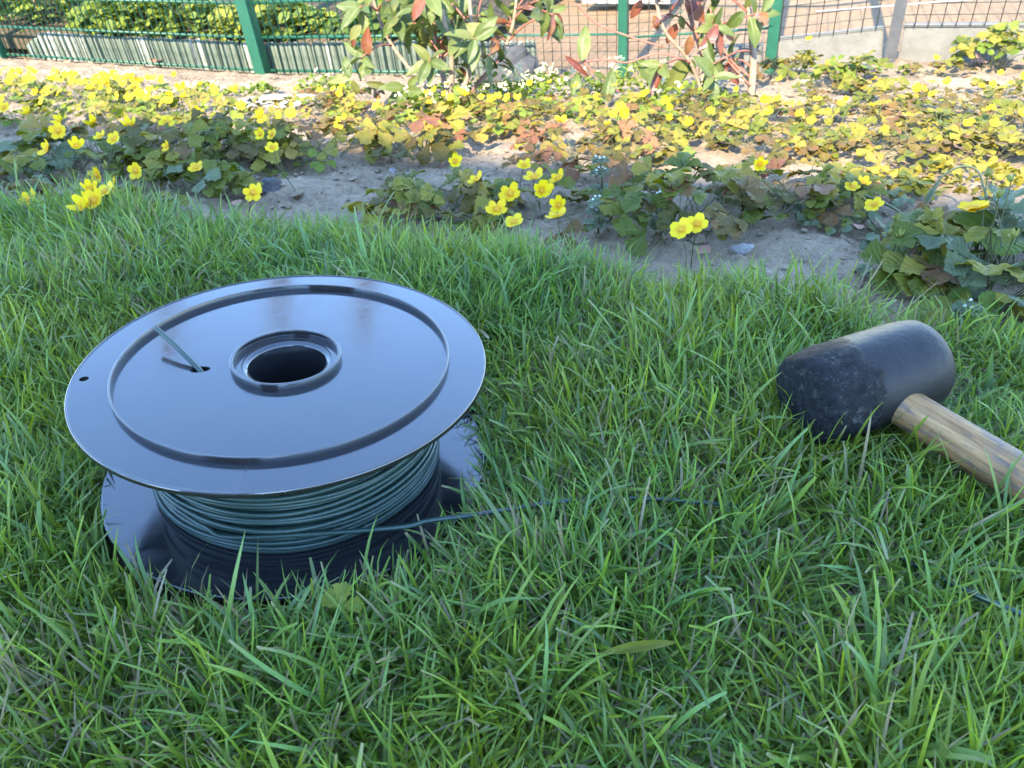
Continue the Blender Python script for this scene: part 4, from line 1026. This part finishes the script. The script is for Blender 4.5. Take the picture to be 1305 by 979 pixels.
sh1, p1, D1 = shrub(575, 142, 'bushy shrub with glossy green and few red leaves left of the middle post',
      [([(560, 80, .05), (545, 20, .05), (530, -60, .08)], .0065, .004, 9), ([(600, 85, 0), (600, 20, -.02), (590, -80, 0)], .006, .0035, 7),
       ([(635, 75, .05), (655, 25, .05), (660, -40, .05)], .005, .003, 9), ([(520, 85, .1), (490, 40, .12), (470, -20, .12)], .005, .003, 7), ([(575, 60, -.05), (565, 0, -.05), (600, -150, .1)], .006, .003, 6)], rs, size=0.057)
sh2, p2, D2 = shrub(957, 128, 'shrub with drooping red tinged leaves and forked trunk near the green post at right',
      [([(960, 80, 0), (958, 48, 0), (952, -10, .02), (940, -120, .05)], .0085, .005, 4), ([(960, 78, 0), (961, 52, 0), (980, 10, -.04), (1000, -70, -.05)], .006, .004, 2)], rs, size=0.055, red=0.2)
sh3, p3, D3 = shrub(900, 130, 'slender stemmed shrub with hanging red and green leaves just left of the forked trunk',
      [([(893, 80, 0), (882, 30, 0), (860, -40, .03)], .0055, .0035, 8), ([(880, 80, -.03), (845, 35, -.06), (830, -40, -.05)], .004, .003, 4)], rs, size=0.055, red=0.22)
def hang(t, p0, bx, by, tx, ty, dist, mk, wmul=1.0, face=(0, -1, 0.35), k=None):
    a = pix(bx, by, dist); c = pix(tx, ty, dist + 0.01); s = (c - a).length
    inst('leaf', LEAVES['oval'][mk][rs.randrange(5) if k is None else k], t, frame(a - p0, c - a, Vector(face), s, s * wmul))
GR, RD = 'shrub_green', 'shrub_red'
for (bx, by, tx, ty, mk, wm) in [(741, 78, 748, 30, GR, 1.0), (772, 128, 782, 85, GR, .95), (730, 122, 737, 92, GR, 1.0), (787, 150, 806, 115, GR, .9), (720, 72, 752, 98, RD, .5), (698, 15, 690, 50, GR, .8), (757, 92, 773, 102, GR, .9)]:
    hang(sh3, p3, bx, by, tx, ty, D3 - 0.06, mk, wm)
for (bx, by, tx, ty, mk, wm) in [(877, 72, 850, 118, GR, 1.15), (812, 77, 846, 112, GR, 1.0), (878, 75, 885, 96, GR, 1.2), (880, 45, 876, 72, RD, 1.0), (873, 0, 900, 28, RD, 1.2), (900, 18, 922, 46, GR, 1.0),
                                 (925, 42, 938, 52, RD, 1.3), (925, 80, 944, 108, RD, 1.2), (862, 30, 850, 58, 'shrub_red', 1.2), (866, 20, 872, 38, GR, 1.1), (895, 30, 902, 60, GR, 1.0), (818, 0, 803, 26, RD, 1.1), (948, 15, 925, 38, GR, 1.1), (833, 20, 840, 40, RD, 1.1), (955, -5, 952, 14, GR, 1.4)]:
    hang(sh3, p3, bx, by, tx, ty, D3 - rs.uniform(0.0, 0.06), mk, wm)
b = MB()
for pts in ([(880, 80), (840, 68), (800, 80), (778, 76), (745, 78), (722, 74)], [(735, 5), (760, 30), (800, 46), (845, 60)], [(880, 0), (884, 30), (893, 62), (905, 95)], [(955, 98), (930, 75), (912, 40), (905, 10)], [(957, 110), (940, 92), (928, 78)], [(742, 80), (742, 78), (760, 95), (790, 118)]):
    b.tube(smooth_path([pix(x, y, D3 - 0.05) - p3 for x, y in pts], 5), 0.0021, 5)
tag(b.make('twigs', M['stem_red'], sh3), kind='stuff')
# small sprawling sprig at the left
for (bx, by, tx, ty, mk, wm) in [(448, 98, 415, 104, GR, .8), (446, 100, 438, 70, GR, .9), (462, 96, 478, 82, GR, 1.1), (450, 102, 456, 122, GR, 1.2), (466, 106, 500, 112, GR, .6), (452, 50, 448, 62, 'shrub_red', 1.1), (460, 32, 444, 52, GR, 1.2)]:
    hang(sh1, p1, bx, by, tx, ty, D1 + 0.02, mk, wm)

# ------------------------------------------------------------------ fences
def fpt(ww, h, q=FQ):
    x, y = qw(q, ww); return Vector((x, y, float(np.interp(ww, ZF_W, ZF_Z)) + h))
AX = Vector((NW[0], NW[1], 0)); AN = Vector((NQ[0], NQ[1], 0))
def wire_mesh(ln, r, vertical):
    b = MB()
    if vertical: b.tube([(0, 0, 0), (0, 0, ln)], r, 6)
    else: b.tube([AX * 0, AX * ln], r, 6)
    return b
def post(fence, ww, wd, h, mat, name='post', cap=True):
    p = fpt(ww, 0) - fence.location
    b = MB(); b.box(p + ZU * (h / 2 - 0.06), wd, wd * 0.8, h / 2 + 0.06, AX, AN, ZU)
    o = b.make(name, mat, fence, smooth=False)
    if cap:
        c = MB(); c.box(p + ZU * (h + 0.006), wd * 1.08, wd * 0.9, 0.006, AX, AN, ZU); c.make('cap', mat, o, smooth=False)
    return o
def panel(fence, w0, w1, h, dv, heights, rv, rh, mv, mh, qoff=0.0, h0=0.01, double=False, z0=None):
    wv = wire_mesh(h - h0, rv, True); mev = mesh('vertical_wire', wv.v, wv.f, mv); wh = wire_mesh(1.0, rh, False); meh = mesh('horizontal_wire', wh.v, wh.f, mh)
    n = int(abs(w1 - w0) / dv)
    for i in range(n + 1):
        ww = w0 + (w1 - w0) * i / n
        inst('vertical_wire', mev, fence, Matrix.Translation(fpt(ww, h0, FQ + qoff) - fence.location))
    for hh in heights:
        a = fpt(w0, hh, FQ + qoff + rv + rh) - fence.location; c = fpt(w1, hh, FQ + qoff + rv + rh) - fence.location; d = c - a
        for sgn in ((0, -1) if double else (0,)):
            o_ = AN * (sgn * 2 * (rv + rh))
            Mx = Matrix(((d.x / 1, 0, 0, 0), (0, 1, 0, 0), (0, 0, 1, 0), (0, 0, 0, 1)))
            # keep scale along the wire only: rotate x-axis onto d
            b = MB(); b.tube([a + o_, c + o_], rh, 6); b.make('horizontal_wire', mh, fence)
fg = empty('green_fence', fpt(1.4, 0), 'green metal garden fence of wire mesh on square green posts', 'fence')
for ww in (4.75, 3.42): post(fg, ww, 0.021, 1.0, M['fence_green'])
post(fg, 2.03, 0.023, 1.0, M['fence_green']); post(fg, 0.70, 0.0125, 1.0, M['fence_green']); post(fg, 0.295, 0.0135, 1.0, M['fence_green'])
panel(fg, 2.06, 4.7, 0.9, 0.031, (0.015, 0.125, 0.235, 0.345, 0.455, 0.60, 0.75, 0.9), 0.0024, 0.0050, M['fence_green'], M['fence_green'], double=False)
panel(fg, 1.28, 2.0, 0.9, 0.031, (0.015, 0.125, 0.235, 0.345, 0.455, 0.60, 0.75, 0.9), 0.0024, 0.0050, M['fence_green'], M['fence_green'], double=False)
panel(fg, 0.72, 1.28, 0.7, 0.027, [0.03 + 0.024 * k for k in range(14)] + [0.45, 0.55, 0.7], 0.0010, 0.0010, M['fence_dark'], M['fence_dark'])
panel(fg, 0.31, 0.685, 0.7, 0.027, [0.03 + 0.024 * k for k in range(14)] + [0.45, 0.55, 0.7], 0.0010, 0.0010, M['fence_dark'], M['fence_dark'])
bb_ = MB(); bb_.tube([fpt(0.31, 0.115) - fg.location - AN * .006, fpt(0.69, 0.115) - fg.location - AN * .006], 0.0032, 6); bb_.make('rail', M['fence_green'], fg)
bb_ = MB(); bb_.tube([fpt(0.71, 0.125) - fg.location - AN * .006, fpt(1.28, 0.125) - fg.location - AN * .006], 0.0032, 6); bb_.make('rail', M['fence_green'], fg)
fr_ = empty('grey_fence', fpt(-0.2, 0), 'grey wire fence with a grey steel post at the right', 'fence')
post(fr_, 0.01, 0.0135, 1.0, M['fence_grey']); post(fr_, -0.75, 0.0135, 1.0, M['fence_grey'])
panel(fr_, -0.74, 0.0, 0.7, 0.029, [0.085 + 0.025 * k for k in range(12)] + [0.5, 0.6, 0.7], 0.0011, 0.0011, M['fence_dark'], M['fence_dark'], h0=0.082)
panel(fr_, 0.022, 0.28, 0.7, 0.029, [0.085 + 0.025 * k for k in range(12)] + [0.5, 0.6, 0.7], 0.0011, 0.0011, M['fence_dark'], M['fence_dark'], h0=0.082)
bb_ = MB(); bb_.tube([fpt(-0.74, 0.142) - fr_.location - AN * .005, fpt(-0.2, 0.142) - fr_.location - AN * .005, fpt(0.2, 0.142) - fr_.location - AN * .005], 0.0016, 6); bb_.make('tension_wire', M['steel'], fr_)
def slab(w0, w1, h, label, q=FQ + 0.022):
    a, c = fpt(w0, 0, q), fpt(w1, 0, q); mid = (a + c) / 2; d = (c - a); L_ = d.length; d.normalize(); n_ = ZU.cross(d).normalized(); up_ = d.cross(n_)
    bm = bmesh.new(); bmesh.ops.create_cube(bm, size=1.0)
    if up_.z < 0: up_ = -up_
    for v_ in bm.verts: v_.co = d * v_.co.x * L_ + n_ * v_.co.y * 0.028 + up_ * (v_.co.z * (h + 0.05) + (h - 0.05) / 2)
    bmesh.ops.bevel(bm, geom=list(bm.edges), offset=0.003, segments=2, affect='EDGES')
    me = bpy.data.meshes.new('concrete_slab'); bm.to_mesh(me); bm.free(); me.materials.append(M['concrete'])
    o = link('concrete_slab', me); o.location = mid; return tag(o, label, 'concrete slab')
slab(0.275, 0.028, 0.082, 'pale concrete edging slab between the green post and the grey post')
slab(-0.008, -0.74, 0.085, 'pale concrete edging slab right of the grey post')
slab(0.46, 0.318, 0.07, 'short shaded concrete slab behind the forked trunk')

# wooden log edging behind the fence: every stake a part
ed = empty('log_edging', fpt(2.2, 0, FQ + 0.05), 'low edging of weathered upright half logs behind the green fence', 'edging')
sv, sf = lathe([(0.0002, 0.098), (0.0050, 0.0965), (0.0088, 0.090), (0.0098, 0.080), (0.0098, -0.04)], 10, closed=False)
ms = mesh('stake', sv, sf, M['stake']); mp_ = mesh('stake', sv, sf, M['stake_pale'])
ww = 3.30; k = 0
while ww > 0.98:
    k += 1; fade = min(1.0, (3.34 - ww) / 0.22 + 0.25)
    o = inst('stake', mp_ if rs.random() < 0.13 else ms, ed, Matrix.Translation(fpt(ww, (fade - 1) * 0.085 + rs.uniform(-0.004, 0.004), FQ + 0.05 + rs.uniform(-.002, .002)) - ed.location) @ Matrix.Rotation(rs.uniform(-.03, .03), 4, 'Y'))
    ww -= 0.0200
# bank behind the edging
V = []; Fc = []; nb = 24
for i in range(nb + 1):
    w_ = 1.35 + (5.2 - 1.35) * i / nb
    for q_, h_ in ((FQ + 0.066, 0.02), (FQ + 0.07, 0.075), (FQ + 0.35, 0.11), (FQ + 1.6, 0.16), (FQ + 1.62, -0.05)): V.append(tuple(fpt(w_, h_ + (0 if i else -0.1) + 0.008 * noise.noise(Vector((w_ * 5, q_ * 9, 0))), q_)))
for i in range(nb):
    for j in range(4): Fc.append((i * 5 + j, i * 5 + j + 1, i * 5 + 6 + j, i * 5 + 5 + j))
tag(link('bank', mesh('bank', V, Fc, M['lawn_soil'])), 'earth bank held by the log edging', kind='structure')

# planting behind the fence
def leafy(name, ww, q, label, cat, wid, dep, h, n, ls, mats, key='oval', seed=0, base=0.07, stems=5, shape='mound', group=None, mixed=None):
    rr = random.Random(seed); p0 = fpt(ww, base, q); t = empty(name, p0, label, cat, group)
    src = {'oval': oval, 'broad': broad}[key]
    for mi_, m_ in enumerate(mats):
        V = []; U = []; Fc = []
        for i in range(n // len(mats)):
            a = rr.uniform(0, 6.283); r = math.sqrt(rr.random()); lx, ly = wid * r * math.cos(a), dep * r * math.sin(a)
            zt = h * ((1 - 0.7 * r * r) if shape == 'mound' else 1.0); z = zt * (rr.random() ** (0.6 if shape == 'mound' else 0.9))
            pz = AX * lx + AN * ly + ZU * z
            out = Vector((rr.gauss(0, 1), rr.gauss(0, 1), rr.uniform(-.4, .6))); nr = ZU * 0.7 + TOSUN * 0.6 + Vector((rr.gauss(0, .5), rr.gauss(0, .5), 0))
            Mx = frame(pz, out, nr, ls * rr.uniform(.6, 1.3)); g = src(rr.randrange(3)); sub = [(i2, j2) for i2 in (0, 2, 4, 7, 9) for j2 in (0, 2, 4)]; b_ = len(V)
            V += [tuple(Mx @ Vector(g[0][i2 * 5 + j2])) for i2, j2 in sub]; U += [g[1][i2 * 5 + j2] for i2, j2 in sub]
            Fc += [(b_ + a_ * 3 + c_, b_ + a_ * 3 + c_ + 1, b_ + a_ * 3 + c_ + 4, b_ + a_ * 3 + c_ + 3) for a_ in range(4) for c_ in range(2)]
        tag(link('foliage', uv_mesh('foliage', V, U, Fc, [M[m_]]), t), kind='stuff')
    for k in range(stems):
        b = MB(); x = rr.uniform(-wid, wid) * .8; y = rr.uniform(-dep, dep) * .6
        b.tube(smooth_path([AX * x + AN * y - ZU * .05, AX * (x + rr.gauss(0, .03)) + AN * y + ZU * h * .5, AX * (x + rr.gauss(0, .08)) + AN * y + ZU * h * rr.uniform(.8, 1.1)], 4), 0.006, 6); b.make('stem', M['bark'], t)
    return t
GC = 'lime green ground cover spilling over the log edging'
leafy('ground_cover', 2.75, 2.42, 'lime green ground cover over the log edging left of the green post', 'ground cover', 0.42, 0.16, 0.19, 900, 0.036, ['leaf_lime', 'leaf_hedge'], 'broad', 1, 0.07, 0)
leafy('ground_cover', 2.15, 2.42, 'lime green ground cover just behind the green post', 'ground cover', 0.30, 0.15, 0.15, 560, 0.034, ['leaf_lime', 'leaf_hedge'], 'broad', 2, 0.07, 0)
leafy('ground_cover', 1.55, 2.42, 'sunlit ground cover behind the fence right of the green post', 'ground cover', 0.32, 0.15, 0.17, 560, 0.034, ['leaf_lime', 'leaf_hedge'], 'broad', 3, 0.05, 0)
leafy('garden_shrub', 3.55, 2.5, 'mixed green shrub with upright leaves behind the fence at the far left', 'shrub', 0.40, 0.2, 0.36, 700, 0.060, ['leaf_hedge', 'shrub_green', 'leaf_lime'], 'oval', 4, 0.05, 7)
leafy('garden_shrub', 4.3, 2.8, 'tall green shrub in the far left corner behind the fence', 'shrub', 0.5, 0.3, 0.8, 900, 0.060, ['leaf_hedge', 'shrub_green'], 'oval', 5, 0.05, 7)
for k, w_ in enumerate((5.2, 4.4, 3.6, 2.8, 2.05, 1.35)):
    leafy('hedge_shrub', w_, 3.25 + 0.1 * (k % 2), 'dark hedge shrub %s behind the left fence' % ('beyond the far left corner', 'second from the far left', 'behind the mixed shrub', 'behind the ground cover left of the green post', 'straight behind the green post', 'behind the left photinia shrub')[k],
          'hedge', 0.55, 0.35, 1.5, 1300, 0.060, ['leaf_hedge', 'shrub_green'], 'oval', 10 + k, 0.05, 8, 'column')
# tall bare twigs of last year between the ground cover
# unseen hedges added either side of the house to darken the spool rings' reflections
for k, (w_, lb) in enumerate(((-4.3, 'unseen hedge added right of the house for dark spool reflections'), (-6.6, 'unseen hedge added far right of the house for dark spool reflections'), (4.3, 'unseen hedge added left of the house for dark spool reflections'), (6.6, 'unseen hedge added far left of the house for dark spool reflections'))):
    leafy('hedge_shrub', w_, -4.6, lb, 'hedge', 1.15, 0.5, 2.1, 1500, 0.16, ['leaf_green'], 'oval', 60 + k, 0.3, 6, 'column')
# slim bare-twigged trees beyond the hedge: the spool's top mirrors them
for nm, az_deg, dist, hh, lb in ((0, -11.5, 7.0, 4.1, 'slim twiggy tree standing straight beyond the hedge'), (1, -5.0, 6.6, 3.7, 'slim twiggy tree to the right beyond the hedge'), (2, -19.5, 7.4, 4.3, 'slim twiggy tree to the left beyond the hedge')):
    rr = random.Random(40 + nm); p0 = Vector((dist * math.sin(rad(az_deg)), dist * math.cos(rad(az_deg)), -0.62)); t = empty('slim_tree', p0, lb, 'tree')
    b = MB(); limb(b, [(0, 0, 0), (0.02, 0, hh * .4), (-0.02, 0.01, hh * .75), (0, 0, hh)], 0.07, 0.012, 9); b.make('trunk', M['bark'], t)
    b = MB()
    for k in range(240):
        z = hh * rr.uniform(.25, .98); a = rr.uniform(0, 6.283); ln = 0.30 * (1.25 - z / hh) + 0.08
        d = Vector((math.cos(a), math.sin(a), rr.uniform(.8, 2.2))).normalized()
        b.tube([Vector((0, 0, z)), Vector((0, 0, z)) + d * ln * .5 + Vector((0, 0, -.01)), Vector((0, 0, z)) + d * ln], [.014, .009, .004], 4)
    tag(b.make('twigs', M['bark'], t), kind='stuff')
# things in the yard beyond
pl = empty('plank_crate', fpt(0.98, 0.0, 3.15), 'grey weathered plank crate standing in the yard beyond the fence', 'crate')
for k in range(7):
    b = MB(); b.box(AX * (0.054 * (k - 3)) + ZU * 0.14, 0.0255, 0.012, 0.14, AX, AN, ZU); b.make('plank', M['plank'], pl, smooth=False)
b = MB(); b.box(AN * 0.14 + ZU * 0.10, 0.186, 0.12, 0.10, AX, AN, ZU); b.make('body', M['plank'], pl, smooth=False)
b = MB(); b.tube(smooth_path([fpt(0.65, 0.012, 3.15), fpt(0.4, 0.012, 3.05), fpt(0.15, 0.012, 2.98), fpt(-0.1, 0.012, 3.05), fpt(-0.5, 0.012, 3.4)], 6), 0.011, 8)
tag(b.make('garden_hose', M['hose']), 'yellow hose lying across the sandy yard', 'hose')
